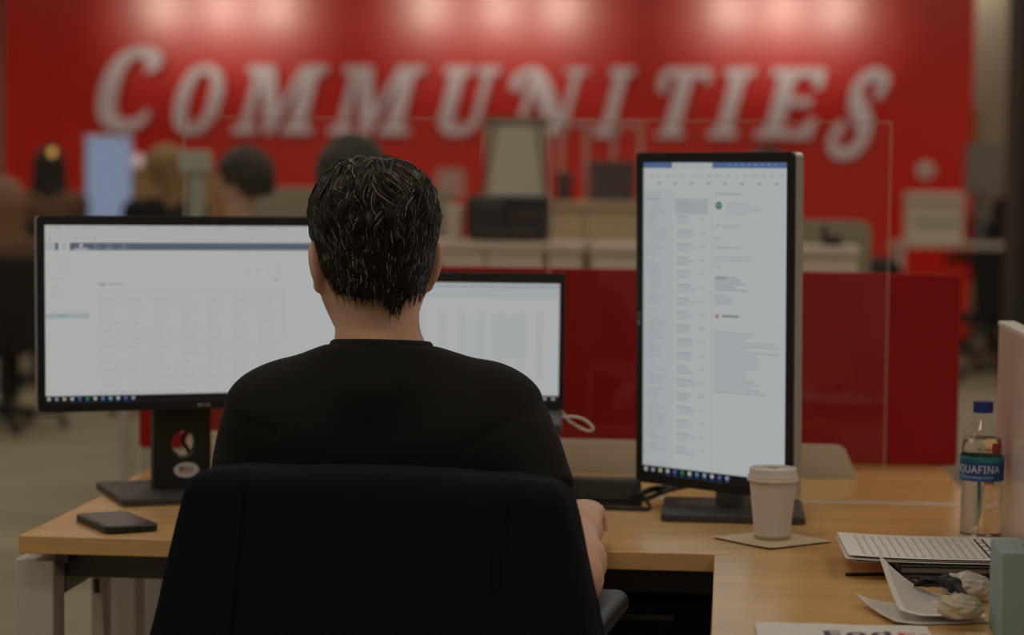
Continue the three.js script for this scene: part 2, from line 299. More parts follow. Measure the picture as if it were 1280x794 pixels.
// red fabric screen standing on the desk joint
{
  const t = thing('desk_screen', 'red felt desk divider screen behind the monitors', 'desk screen', [-0.35, DT, -4.25]);
  const s = roundRect(1.558, 0.352, 0.006); const g = extrude(s, 0.024, 0.004); g.translate(0, 0.18, -0.012); part('felt_panel', metreUV(g), M.redFelt, t);
  for (const x of [-0.6, 0.0, 0.6]) part('clamp', box(x - 0.03, x + 0.03, 0, 0.03, -0.010, 0.010, 0.001), M.greyMetal, t);
}
function acrylicPanel(label, x0, x1) {
  const t = thing('acrylic_shield', label, 'clear shield', [(x0 + x1) / 2, DT, -4.15], 0, 'clear shields above the red screen');
  const w = x1 - x0, h = 0.64, e = 0.0016;
  part('pane', new THREE.PlaneGeometry(w - 2 * e, h - e).translate(0, (h - e) / 2, 0), M.acrylic, t, 'clear acrylic pane');
  part('polished_edge', [box(-w / 2, w / 2, h - e, h, -0.002, 0.002, 0), box(-w / 2, -w / 2 + e, 0, h - e, -0.002, 0.002, 0), box(w / 2 - e, w / 2, 0, h - e, -0.002, 0.002, 0)], M.acrylicEdge, t);
  for (const x of [-w / 2 + 0.06, w / 2 - 0.12]) part('foot', [box(x - 0.025, x + 0.025, 0, 0.004, -0.035, 0.035, 0.001), box(x - 0.025, x + 0.025, 0, 0.03, 0.0025, 0.007, 0.001)], M.acrylicEdge, t);
}
acrylicPanel('clear acrylic shield behind the wide monitor and the seated person', -1.025, -0.333);
acrylicPanel('clear acrylic shield behind the upright monitor', -0.329, 0.293);
// pale low rail in front of the red screen
{
  const s = new THREE.Shape([[-0.70, 0], [0.535, 0], [0.512, 0.05], [0.500, 0.057], [-0.665, 0.057], [-0.68, 0.05]].map(p => new THREE.Vector2(...p)));
  const g = extrude(s, 0.012, 0.0015); single('desk_rail', g, M.offWhite, 'low pale grey rail with sloped ends in front of the red screen', 'desk rail', [-0.30, DT, -4.03]);
}
// pale partition along the wing
{
  const t = thing('side_partition', 'pale pink side partition along the desk wing beside the bottle', 'partition', [0.426, 0, -2.4]);
  part('panel', box(-0.011, 0.011, 0.02, 1.038, -1.09, 1.1, 0.002), mat(0.72, 0.64, 0.62, 0.22), t); part('top_cap', box(-0.012, 0.014, 1.038, 1.046, -1.092, 1.102, 0.002), M.white, t);
  for (const z of [-0.9, 0.9]) part('foot', box(-0.011, 0.12, 0, 0.02, z - 0.03, z + 0.03, 0.002), M.greyMetal, t);
}

// ------------------------------------------------------------------ screens
const rs = rng(5);
function taskbar(c, x, y, w, h, n = 12) {
  c.fillStyle = '#141519'; c.fillRect(x, y, w, h);
  const cols = ['#e8e8e8', '#b9c3cf', '#e6dfb8', '#dfe6ea', '#5f7fd0', '#38a878', '#f0efe0', '#6fa8e8', '#a8d8e8', '#e8eef4', '#6a86d8', '#b8c8ea'];
  for (let i = 0; i < n; i++) { c.fillStyle = cols[i % cols.length]; c.beginPath(); c.arc(x + h * (0.55 + i * 1.08), y + h * 0.42, h * 0.27, 0, 7); c.fill(); if (i > 2) { c.fillStyle = '#3f6fb8'; c.fillRect(x + h * (0.2 + i * 1.08), y + h * 0.86, h * 0.75, h * 0.12); } }
}
function lines(c, x, y, w, n, dy, h, col) { c.fillStyle = col; for (let i = 0; i < n; i++) c.fillRect(x, y + i * dy, w * (0.45 + 0.55 * rs()), h); }
const screenWide = canvasTex(1536, 864, (c, w, h) => {
  c.fillStyle = '#ffffff'; c.fillRect(0, 0, w, h);
  c.fillStyle = '#fbf9f7'; c.fillRect(0, 0, w, 86); for (let i = 0; i < 9; i++) { c.fillStyle = '#dcd9d6'; c.fillRect(20 + i * 160, 14, 60, 4); } for (const x of [22, 140, 190, 236, 880, 1000]) { c.fillStyle = '#cfcfd2'; c.fillRect(x, 62, 12, 6); }
  c.fillStyle = '#7a879c'; c.fillRect(52, 88, w - 52, 36); c.fillStyle = '#ffffff'; c.fillRect(68, 86, 54, 40); c.strokeStyle = '#8a96a8'; c.lineWidth = 3; c.beginPath(); c.arc(95, 106, 10, 0.2, 2.9); c.stroke(); c.beginPath(); c.arc(95, 106, 10, 3.4, 6.0); c.stroke();
  [[176, 9], [245, 5], [312, 5], [380, 5]].forEach(([x, r], i) => { c.fillStyle = i ? '#c2cad6' : '#ffffff'; c.beginPath(); c.arc(x, 101, r, 0, 7); c.fill(); c.fillRect(x - (i ? 20 : 33), 114, i ? 40 : 66, i ? 4 : 7); });
  c.fillStyle = '#e9edf0'; c.fillRect(0, 86, 50, 40);
  lines(c, 30, 170, 120, 3, 42, 4, '#f0f0f0'); lines(c, 34, 255, 60, 3, 40, 5, '#eaeaea');
  c.fillStyle = '#dfe9ef'; c.fillRect(2, 430, 210, 24); c.fillStyle = '#cfdde6'; c.fillRect(28, 438, 90, 7);
  c.fillStyle = '#cfcfcf'; c.fillRect(262, 282, 14, 16); c.fillRect(280, 282, 12, 16); c.fillStyle = '#e2e2e2'; c.fillRect(305, 286, 76, 8);
  c.fillStyle = '#efefef'; c.fillRect(250, 322, 930, 3); c.fillRect(1170, 322, 4, 240); for (let r = 0; r < 12; r++) { c.fillStyle = '#f5f5f5'; c.fillRect(250, 352 + r * 38, 920, 2); for (let k = 0; k < 7; k++) { c.fillStyle = '#f1f1f1'; c.fillRect(270 + k * 128, 364 + r * 38, 40 + 50 * rs(), 6); } }
  for (let i = 0; i < 4; i++) { c.fillStyle = '#e6e6e6'; c.fillRect(985 + i * 52, 212, 10, 10); }
  c.fillStyle = '#ededed'; c.fillRect(1120, 262, 26, 16); c.fillRect(262, 812, 420, 6);
  taskbar(c, 0, h - 34, w, 34);
});
const screenTall = canvasTex(864, 1536, (c, w, h) => {
  c.fillStyle = '#fbfdff'; c.fillRect(0, 0, w, h);
  c.fillStyle = '#6f8fc8'; c.fillRect(0, 0, w, 30); c.fillStyle = '#f4f6fa'; c.fillRect(180, 4, 245, 26); for (let i = 0; i < 8; i++) { c.fillStyle = '#a9bfe4'; c.fillRect(520 + i * 38, 10, 14, 9); }
  for (let i = 0; i < 16; i++) { c.fillStyle = '#d9dee6'; c.fillRect(30 + i * 52 + 12 * rs(), 66, 16 + 22 * rs(), 6); c.fillStyle = '#bcc4d0'; if (i % 2) c.fillRect(40 + i * 50, 100, 22, 8); }
  c.fillStyle = '#f2f5f9'; c.fillRect(0, 130, 190, h - 170); for (let i = 0; i < 74; i++) { if (rs() < 0.16) continue; c.fillStyle = i === 1 ? '#b9c6de' : '#dde3ec'; c.fillRect(22 + (rs() < 0.4 ? 14 : 0), 160 + i * 17, 40 + 90 * rs(), 6); }
  c.fillStyle = '#e3e8ef'; c.fillRect(196, 176, 205, 76);
  for (let i = 0; i < 19; i++) { const y = 196 + i * 66; c.fillStyle = '#cfd6e0'; c.fillRect(212, y, 50 + 50 * rs(), 7); c.fillStyle = i % 5 === 4 ? '#d9dcc4' : '#dce2ea'; c.fillRect(212, y + 16, 70 + 50 * rs(), 6); c.fillRect(212, y + 30, 60 + 60 * rs(), 6); c.fillRect(350, y + 10, 34, 6); }
  c.fillStyle = '#dbe1e8'; c.fillRect(425, 130, 2, h - 180);
  c.fillStyle = '#2f9a68'; c.beginPath(); c.arc(464, 208, 18, 0, 7); c.fill(); c.fillStyle = '#d8f0e2'; c.fillRect(457, 203, 14, 9); c.fillStyle = '#d6dce4'; c.fillRect(444, 150, 150, 7);
  lines(c, 510, 196, 230, 4, 15, 6, '#e0e5ec'); c.fillStyle = '#8a94a4'; c.beginPath(); c.arc(458, 300, 5, 0, 7); c.fill(); lines(c, 486, 296, 120, 2, 12, 5, '#e0e5ec');
  lines(c, 444, 360, 26, 1, 12, 6, '#b8c2ce'); lines(c, 444, 405, 240, 1, 12, 6, '#d6dce4'); lines(c, 444, 450, 380, 2, 14, 6, '#e0e5ec'); lines(c, 444, 500, 50, 1, 14, 6, '#d6dce4');
  c.fillStyle = '#9aa6b8'; c.fillRect(444, 548, 70, 8); lines(c, 444, 546, 210, 5, 15, 6, '#c6cfda'); lines(c, 444, 632, 120, 4, 14, 6, '#d6dce4');
  c.fillStyle = '#d98a8a'; c.fillRect(446, 730, 22, 14); c.fillStyle = '#7f8896'; c.fillRect(486, 730, 100, 8); lines(c, 444, 810, 390, 20, 15, 6, '#d9dfe7');
  taskbar(c, 0, h - 42, w, 42);
});
const screenLaptop = canvasTex(1024, 640, (c, w, h) => {
  c.fillStyle = '#ffffff'; c.fillRect(0, 0, w, h); c.fillStyle = '#b9c9e8'; c.fillRect(0, 16, w, 8); c.fillStyle = '#f1f4f8'; c.fillRect(0, 24, w, 60);
  for (let i = 0; i < 9; i++) { c.fillStyle = '#f9f9fa'; c.fillRect(60 + i * 105, 150, 40, 380); } c.fillStyle = '#f6f7f8'; c.fillRect(660, 170, 190, 240); lines(c, 520, 200, 110, 14, 22, 6, '#f3f4f5');
  taskbar(c, 0, h - 34, w, 34, 8); c.fillStyle = '#e8e8e8'; for (const x of [870, 905, 940, 985]) c.fillRect(x, h - 24, 18, 12);
});
const glow = (t, k = 0.40) => new THREE.MeshStandardMaterial({ color: 0x050505, roughness: 0.5, emissive: lin(0.96, 1.0, 1.0), emissiveMap: t, emissiveIntensity: k });
const SCREEN_FILL = 0.006;
const badge = canvasTex(128, 48, (c, w, h) => { c.fillStyle = '#0b0b0c'; c.fillRect(0, 0, w, h); c.fillStyle = '#b8b8b8'; c.font = 'bold 40px sans-serif'; c.textAlign = 'center'; c.textBaseline = 'middle'; c.fillText('D   LL', w / 2, h / 2 + 2); c.save(); c.translate(w / 2 - 13, h / 2 + 1); c.rotate(-0.5); c.font = 'bold 36px sans-serif'; c.fillText('E', 0, 2); c.restore(); });
const badgeMat = new THREE.MeshStandardMaterial({ map: badge, roughness: 0.5 });
// display of a monitor, facing +z, centred on its panel
function monitorHead(t, w, h, image, [x, y, z], turn, tilt, bz = 0.0115) {
  const head = new THREE.Group(); head.name = 'display'; head.position.set(x, y, z); head.rotation.set(tilt, turn, 0, 'YXZ'); t.add(head);
  const shell = extrude(roundRect(w - 0.004, h - 0.004, 0.006), 0.016, 0.002); shell.translate(0, 0, -0.024); part('housing', shell, M.silver, head, 'thin silver edged housing');
  const fr = roundRect(w - 0.002, h - 0.002, 0.006); fr.holes.push(roundRect(w - 2 * bz, h - 2 * bz - 0.006, 0.001, new THREE.Path())); const fg = extrude(fr, 0.004, 0.001); fg.translate(0, 0, -0.004); part('bezel', fg, M.bezel, head);
  part('screen', new THREE.PlaneGeometry(w - 2 * bz, h - 2 * bz - 0.006).translate(0, 0, -0.0015), glow(image), head);
  part('back_cover', box(-w * 0.36, w * 0.36, -h * 0.34, h * 0.34, -0.046, -0.025, 0.010), M.black, head);
  const l = new THREE.RectAreaLight(lin(0.96, 1, 1), SCREEN_FILL, w - 2 * bz, h - 2 * bz); l.name = 'screen_light'; l.rotation.y = Math.PI; l.position.z = 0.003; head.add(l);
  return head;
}
function stand(t, colW, y1, hole, baseW, baseD, m, baseM, baseZ, turn) {
  const s = new THREE.Shape([[-colW / 2, 0.010], [colW / 2, 0.010], [colW / 2, y1], [-colW / 2, y1]].map(p => new THREE.Vector2(...p)));
  if (hole) { const p = new THREE.Path(); p.absellipse(0.002, hole[0], hole[1], hole[2], 0, Math.PI * 2); s.holes.push(p); }
  const g = extrude(s, 0.020, 0.003); g.translate(0, 0, -0.010); g.rotateY(turn); part('column', g, m, t);
  const b = new THREE.Shape(); roundRect(baseW, baseD, 0.008, b); const bg = extrude(b, 0.008, 0.002); bg.rotateX(-Math.PI / 2); bg.translate(0, 0.002, baseZ); part('base', bg, baseM, t);
}
{
  // wide monitor
  const t = thing('monitor', 'wide black computer monitor with a white web page, beside the phone', 'monitor', [-0.892, DT, -3.601], 0.47);
  const hd = monitorHead(t, 0.532, 0.312, screenWide, [0.0215, 1.0345 - DT, 0.066], -0.025, -0.04);
  part('badge', new THREE.PlaneGeometry(0.028, 0.0085).translate(0, -0.1485, 0.0014), badgeMat, hd);
  part('mount', box(-0.04, 0.04, 0.24, 0.36, 0.012, 0.024, 0.003), M.black, t);
  stand(t, 0.090, 0.36, [0.086, 0.023, 0.025], 0.235, 0.225, M.black, M.darkGrey, 0.0, 0);
  const st = canvasTex(256, 160, (c, w, h) => { c.fillStyle = '#dcdad6'; c.fillRect(0, 0, w, h); c.fillStyle = '#3f4a72'; c.fillRect(52, 44, 50, 34); c.fillStyle = '#a34a48'; for (let i = 0; i < 4; i++) c.fillRect(i < 2 ? 104 : 52, 46 + i * 18, i < 2 ? 92 : 144, 9); });
  const el = new THREE.Shape(); el.absellipse(0, 0, 0.021, 0.0125, 0, Math.PI * 2); const eg = new THREE.ShapeGeometry(el, 32); const uv = eg.attributes.uv, p = eg.attributes.position; for (let i = 0; i < p.count; i++) uv.setXY(i, p.getX(i) / 0.042 + 0.5, p.getY(i) / 0.025 + 0.5);
  eg.translate(0.006, 0.043, 0.0138); part('sticker', eg, new THREE.MeshStandardMaterial({ map: st, roughness: 0.6 }), t, 'oval white sticker with a small flag');
  part('cable', [tube([[0.0, 0.16, -0.03], [0.014, 0.115, -0.025], [-0.01, 0.095, -0.03], [-0.012, 0.075, -0.025], [0.01, 0.05, -0.03], [0.0, 0.016, -0.045], [0.05, 0.016, -0.075]], 0.003), tube([[0.02, 0.16, -0.03], [0.022, 0.11, -0.028], [0.008, 0.09, -0.026], [0.02, 0.068, -0.03], [0.03, 0.03, -0.035], [0.02, 0.016, -0.06]], 0.0035)], M.cable, t);
}
{
  // upright monitor on a foot that stays square to the desk
  const t = thing('monitor', 'upright portrait monitor showing a mailbox, behind the paper cup', 'monitor', [0.0135, DT, -3.561]);
  const hd = monitorHead(t, 0.310, 0.532, screenTall, [-0.037, 1.0345 - DT, 0.047], -0.66, 0.018, 0.012);
  part('badge', new THREE.PlaneGeometry(0.028, 0.0085).rotateZ(Math.PI / 2).translate(-0.149, -0.0, 0.0014), badgeMat, hd);
  const mo = box(-0.03, 0.03, 0.26, 0.36, 0.008, 0.02, 0.003); mo.rotateY(-0.66); part('mount', mo, M.steel, t);
  stand(t, 0.045, 0.36, null, 0.218, 0.20, M.steel, M.darkGrey, 0.024, -0.5);
}
{
  // laptop on a riser
  const t = thing('laptop', 'open dark laptop with a white page, raised on a stand', 'laptop', [-0.43, DT + 0.128, -3.60], 0.06);
  part('base', box(-0.168, 0.168, 0, 0.017, -0.075, 0.155, 0.004), M.darkGrey, t);
  const keys = []; for (let r = 0; r < 5; r++) for (let k = 0; k < 13; k++) keys.push(box(-0.145 + k * 0.0224, -0.127 + k * 0.0224, 0.0165, 0.0185, -0.05 + r * 0.02, -0.034 + r * 0.02, 0.001, 1)); part('keyboard', keys, M.black, t); part('touchpad', box(-0.05, 0.05, 0.0165, 0.0175, 0.065, 0.135, 0.001), M.black, t);
  const lid = new THREE.Group(); lid.name = 'lid'; lid.position.set(0, 0.012, -0.078); lid.rotation.x = -0.10; t.add(lid);
  part('shell', box(-0.168, 0.168, 0, 0.232, -0.008, 0, 0.003), M.darkGrey, lid);
  const fr = roundRect(0.334, 0.23, 0.005); const ho = new THREE.Path(); roundRect(0.318, 0.197, 0.001, ho); fr.holes.push(ho); const fg = extrude(fr, 0.0015, 0.0005); fg.translate(0, 0.116, 0.0); part('bezel', fg, M.bezel, lid);
  part('screen', new THREE.PlaneGeometry(0.318, 0.197).translate(0, 0.116, 0.0012), glow(screenLaptop), lid);
  const l = new THREE.RectAreaLight(lin(0.96, 1, 1), SCREEN_FILL, 0.31, 0.19); l.name = 'screen_light'; l.rotation.y = Math.PI; l.position.set(0, 0.116, 0.004); lid.add(l);
  const s = thing('laptop_stand', 'dark grey riser carrying the laptop', 'laptop stand', [-0.43, DT, -3.60], 0.06);
  part('plate', box(-0.15, 0.15, 0.120, 0.128, -0.09, 0.12, 0.003), M.steel, s); part('upright', box(-0.05, 0.05, 0.005, 0.122, -0.06, -0.045, 0.003), M.steel, s); part('foot', box(-0.12, 0.05, 0, 0.006, -0.09, 0.10, 0.002), M.steel, s);
  single('charging_cable', tube([[-0.262, 0.872, -3.60], [-0.245, 0.873, -3.60], [-0.226, 0.868, -3.60], [-0.212, 0.853, -3.60], [-0.222, 0.850, -3.605], [-0.25, 0.862, -3.615], [-0.275, 0.868, -3.70], [-0.28, 0.80, -3.72], [-0.285, 0.738, -3.69]], 0.0022, 60), M.whiteCable, 'white charging cable looped beside the raised laptop', 'cable');
}
{
  const t = thing('docking_bar', 'long dark grey bar shaped dock on the desk beside the upright monitor', 'dock', [-0.255, DT, -3.615]);
  part('body', box(-0.12, 0.12, 0.006, 0.043, -0.025, 0.012, 0.005), M.darkGrey, t); part('foot_strip', box(-0.115, 0.122, 0, 0.0065, -0.02, 0.017, 0.002), M.black, t);
  single('black_cables', [tube([[-0.150, DT + 0.012, -3.592], [-0.135, DT + 0.022, -3.585], [-0.115, DT + 0.028, -3.60], [-0.08, DT + 0.030, -3.63], [-0.05, DT + 0.05, -3.66]], 0.005), tube([[-0.145, DT + 0.01, -3.585], [-0.12, DT + 0.018, -3.575], [-0.09, DT + 0.026, -3.61], [-0.06, DT + 0.028, -3.65]], 0.004), tube([[-0.13, DT + 0.02, -3.578], [-0.122, DT + 0.012, -3.565], [-0.118, DT + 0.004, -3.55], [-0.135, DT + 0.0035, -3.545], [-0.18, DT + 0.0035, -3.55], [-0.26, DT + 0.0035, -3.56]], 0.003)], M.cable, 'bundle of black cables beside the foot of the upright monitor', 'cables');
}
// ------------------------------------------------------------------ things on the desk
{
  const t = thing('smartphone', 'dark smartphone lying on the desk corner', 'phone', [-0.904, DT, -3.254], 0.595);
  const g = extrude(roundRect(0.078, 0.150, 0.012), 0.007, 0.002); g.rotateX(-Math.PI / 2); g.translate(0, 0.002, 0); part('case', g, M.black, t);
  const s = extrude(roundRect(0.070, 0.142, 0.009), 0.0006, 0); s.rotateX(-Math.PI / 2); s.translate(0, 0.011, 0); part('glass', s, mat(0.012, 0.012, 0.014, 0.3), t);
  part('button', box(-0.0405, -0.039, 0.004, 0.007, -0.03, -0.012, 0.0005), M.greyMetal, t);
}
{
  const t = thing('paper_cup', 'white paper coffee cup with plastic lid standing on a napkin', 'cup', [0.0705, DT + 0.0035, -3.283]);
  part('cup_wall', lathe([[0.0001, 0.004], [0.0245, 0.004], [0.0248, 0.0], [0.0258, 0.0], [0.026, 0.004], [0.0345, 0.086], [0.0335, 0.086], [0.0255, 0.006], [0.0001, 0.006]], 64), mat(0.70, 0.66, 0.61, 0.6), t);
  part('bottom_band', lathe([[0.0259, 0.001], [0.0263, 0.001], [0.0268, 0.0045], [0.0262, 0.0045]], 64), mat(0.48, 0.38, 0.20, 0.7), t);
  const lid = part('lid', lathe([[0.0345, 0.083], [0.0375, 0.0835], [0.0382, 0.086], [0.0378, 0.088], [0.0365, 0.0885], [0.0372, 0.0915], [0.036, 0.0935], [0.0350, 0.095], [0.0345, 0.1015], [0.0335, 0.1035], [0.0322, 0.1028], [0.0318, 0.0995], [0.0001, 0.0985]], 64), mat(0.72, 0.68, 0.64, 0.35), t);
  part('sip_hole', new THREE.CylinderGeometry(0.004, 0.004, 0.001, 16).scale(1.8, 1, 0.7).translate(0, 0.0992, -0.025), M.black, lid);
}
{
  // folded napkin, slightly bent
  const g = new THREE.PlaneGeometry(0.125, 0.125, 24, 24); g.rotateX(-Math.PI / 2); const p = g.attributes.position;
  for (let i = 0; i < p.count; i++) { const x = p.getX(i), z = p.getZ(i); p.setY(i, 0.0026 + 0.0035 * Math.max(0, (Math.hypot(x, z) - 0.06) / 0.03) * (0.5 + 0.5 * Math.sin(x * 70 + 1)) * 0.5); }
  g.computeVertexNormals(); const g2 = g.clone().translate(0, -0.0018, 0).scale(0.985, 1, 0.985);
  single('napkin', [g, g2], new THREE.MeshPhysicalMaterial({ color: lin(0.66, 0.53, 0.37), roughness: 0.9 }), 'brown folded paper napkin under the coffee cup', 'napkin', [0.0705, DT, -3.275], 0.72);
}
{
  // water bottle
  const t = thing('water_bottle', 'clear plastic water bottle with a blue label and blue cap', 'bottle', [0.377, DT, -3.335]);
  const pr = [[0.001, 0.006], [0.018, 0.001], [0.027, 0.001], [0.031, 0.006]]; for (let i = 0; i <= 7; i++) { const y = 0.012 + i * 0.0095; pr.push([0.0312, y], [0.0296, y + 0.0045]); }
  pr.push([0.0318, 0.090], [0.0318, 0.126], [0.0300, 0.129], [0.0305, 0.138], [0.028, 0.152], [0.020, 0.168], [0.0135, 0.177], [0.0125, 0.181], [0.0125, 0.183], [0.0155, 0.184], [0.0155, 0.186], [0.0122, 0.187], [0.0122, 0.196]);
  const plastic = new THREE.MeshPhysicalMaterial({ color: lin(0.97, 0.97, 0.96), roughness: 0.05, transmission: 1, thickness: 0, ior: 1.5 });
  part('bottle_wall', lathe(pr, 48), plastic, t, 'clear ribbed plastic');
  part('water', lathe([[0.0001, 0.004], [0.026, 0.004], ...pr.slice(3, -9).map(([r, y]) => [r - 0.0012, y]), [0.0288, 0.138], [0.0265, 0.152], [0.0001, 0.152]], 48), new THREE.MeshPhysicalMaterial({ color: lin(1, 1, 1), roughness: 0, transmission: 1, thickness: 0.05, ior: 1.33 }), t, 'clear water');
  const cap = new THREE.CylinderGeometry(0.0145, 0.0148, 0.016, 40, 1); cap.translate(0, 0.197, 0); part('cap', cap, mat(0.012, 0.035, 0.22, 0.45), t);
  const lab = canvasTex(1024, 192, (c, w, h) => {
    const g = c.createLinearGradient(0, 0, 0, h); g.addColorStop(0, '#1d6f86'); g.addColorStop(0.16, '#1d5f94'); g.addColorStop(0.5, '#1a4590'); g.addColorStop(1, '#1c63a0'); c.fillStyle = g; c.fillRect(0, 0, w, h);
    c.fillStyle = '#2a8f8f'; c.beginPath(); c.moveTo(0, h * 0.2); for (let x = 0; x <= w; x += 32) c.lineTo(x, h * (0.16 + 0.08 * Math.sin(x / 60))); c.lineTo(w, 0); c.lineTo(0, 0); c.fill();
    c.fillStyle = '#e9eef6'; c.font = '82px sans-serif'; c.textAlign = 'center'; for (const x of [w * 0.20, w * 0.70]) { c.fillText('AQUAFINA', x, h * 0.66); c.font = '22px sans-serif'; c.fillText('PURIFIED DRINKING WATER', x, h * 0.88); c.font = '82px sans-serif'; }
    c.fillStyle = '#cfd8e4'; for (let i = 0; i < 6; i++) c.fillRect(w * 0.425, 20 + i * 10, 70, 5);
  });
  const lb = new THREE.CylinderGeometry(0.0322, 0.0322, 0.036, 64, 1, true); lb.rotateY(1.45); lb.translate(0, 0.108, 0); part('label_band', lb, new THREE.MeshPhysicalMaterial({ map: lab, roughness: 0.35, side: THREE.DoubleSide }), t);
  const dot = new THREE.SphereGeometry(0.0325, 24, 16, 1.95, 0.62, 1.36, 0.50); dot.scale(0.93, 1, 0.93).translate(0, 0.139, 0); part('red_mark', dot, mat(0.42, 0.03, 0.03, 0.4), t);
}
// paper sheets with lines of print
const formTex = canvasTex(1024, 1024, (c, w, h) => {
  c.fillStyle = '#efece8'; c.fillRect(0, 0, w, h);
  for (let i = 0; i < 15; i++) { c.fillStyle = '#8f8b8b'; c.fillRect(90 + i * 46, 70, 5, h - 140); for (let k = 0; k < 12; k++) { c.fillStyle = '#c9c5c3'; if (rs() < 0.75) c.fillRect(100 + i * 46, 100 + k * 68 + 20 * rs(), 8, 24 + 34 * rs()); } }
  c.fillStyle = '#a5a1a0'; c.fillRect(90, 70, 650, 6); c.fillRect(90, h - 76, 650, 6);
  for (let i = 0; i < 5; i++) { c.strokeStyle = '#1d1b1c'; c.lineWidth = 14; c.strokeRect(770, 90 + i * 170, 44, 150); }
});
const letterTex = canvasTex(512, 640, (c, w, h) => { c.fillStyle = '#efece9'; c.fillRect(0, 0, w, h); lines(c, 50, 60, 420, 18, 30, 11, '#8d8a8a'); c.fillStyle = '#8f8c8c'; c.fillRect(50, 24, 200, 9); });
const paperPlain = mat(0.76, 0.73, 0.70, 0.85);
function sheet(w, h, bend, nx = 16, ny = 16) { const g = new THREE.PlaneGeometry(w, h, nx, ny); g.rotateX(-Math.PI / 2); const p = g.attributes.position; for (let i = 0; i < p.count; i++) p.setY(i, bend(p.getX(i) / w, p.getZ(i) / h)); g.computeVertexNormals(); return g; }
{
  const nb = (label, pos, turn, w, d, h, m, cov) => { const t = thing('notebook', label, 'notebook', pos, turn); part('cover', [box(-w / 2, w / 2, 0, 0.0022, -d / 2, d / 2, 0.001), box(-w / 2, w / 2, h - 0.0022, h, -d / 2, d / 2, 0.001), box(-w / 2, -w / 2 + 0.003, 0, h, -d / 2, d / 2, 0.001)], cov, t); part('pages', box(-w / 2 + 0.003, w / 2 - 0.004, 0.0022, h - 0.0022, -d / 2 + 0.004, d / 2 - 0.004, 0), m, t); part('ribbon', box(w * 0.12, w * 0.12 + 0.05, h * 0.35, h * 0.75, d / 2 - 0.004, d / 2 + 0.001, 0.0005), M.tanWood, t); };
  nb('black covered notebook lying flat on the desk wing', [0.315, DT, -3.025], 0.02, 0.19, 0.20, 0.013, mat(0.50, 0.38, 0.35, 0.8), M.black);
  nb('black notebook on top of the other one, under the printed forms', [0.318, DT + 0.013, -3.035], 0.03, 0.185, 0.19, 0.011, mat(0.46, 0.35, 0.32, 0.8), M.black);
  for (let i = 0; i < 4; i++) {
    const g = sheet(0.25, 0.20, (u, v) => (i === 3 ? 0.0006 : 0) + 0.0045 * Math.pow(Math.max(0, -u - 0.05), 2) * 4 * (i % 2 ? 1 : 0.4)), g2 = sheet(0.25, 0.20, (u, v) => -0.0004 + 0.0045 * Math.pow(Math.max(0, -u - 0.05), 2) * 4 * (i % 2 ? 1 : 0.4));
    single('paper_form', i === 3 ? g : [g, g2], i === 3 ? new THREE.MeshPhysicalMaterial({ map: formTex, roughness: 0.85, side: THREE.DoubleSide }) : paperPlain, ['lowest white sheet of the paper stack, lying on the notebooks', 'second white sheet of the paper stack, counted from the notebooks', 'white sheet right under the printed form', 'printed lined form on top of the paper stack'][i], 'paper', [0.286 + [0.003, -0.003, 0.002, 0][i], DT + 0.0245 + i * 0.0016, -3.06 + [0.004, 0.008, 0.002, 0][i]], [0.05, 0.02, 0.035, 0.03][i], 'sheets of the paper stack');
  }
  single('pen', merge([rod([0, 0, 0], [0.055, 0, -0.012], 0.0022), rod([0.055, 0, -0.012], [0.062, 0, -0.0135], 0.0022, 0.0006)]), M.black, 'thin black pen poking out under the paper stack', 'pen', [0.162, DT + 0.0025, -2.985]);
}
{
  // tissue box
  const t = thing('tissue_box', 'teal cardboard tissue box with a dark opening on top', 'tissue box', [0.3625, DT, -2.61]);
  const carton = mat(0.29, 0.42, 0.43, 0.6); part('carton', box(-0.049, 0.049, 0, 0.1035, -0.058, 0.058, 0.002), carton, t); part('top_panel', box(-0.0485, 0.0485, 0.1035, 0.1050, -0.0575, 0.0575, 0.0005), carton, t);
  const op = new THREE.CylinderGeometry(0.03, 0.03, 0.0008, 40); op.scale(0.9, 1, 0.6); op.translate(0.008, 0.1052, 0); part('opening', op, M.black, t);
}
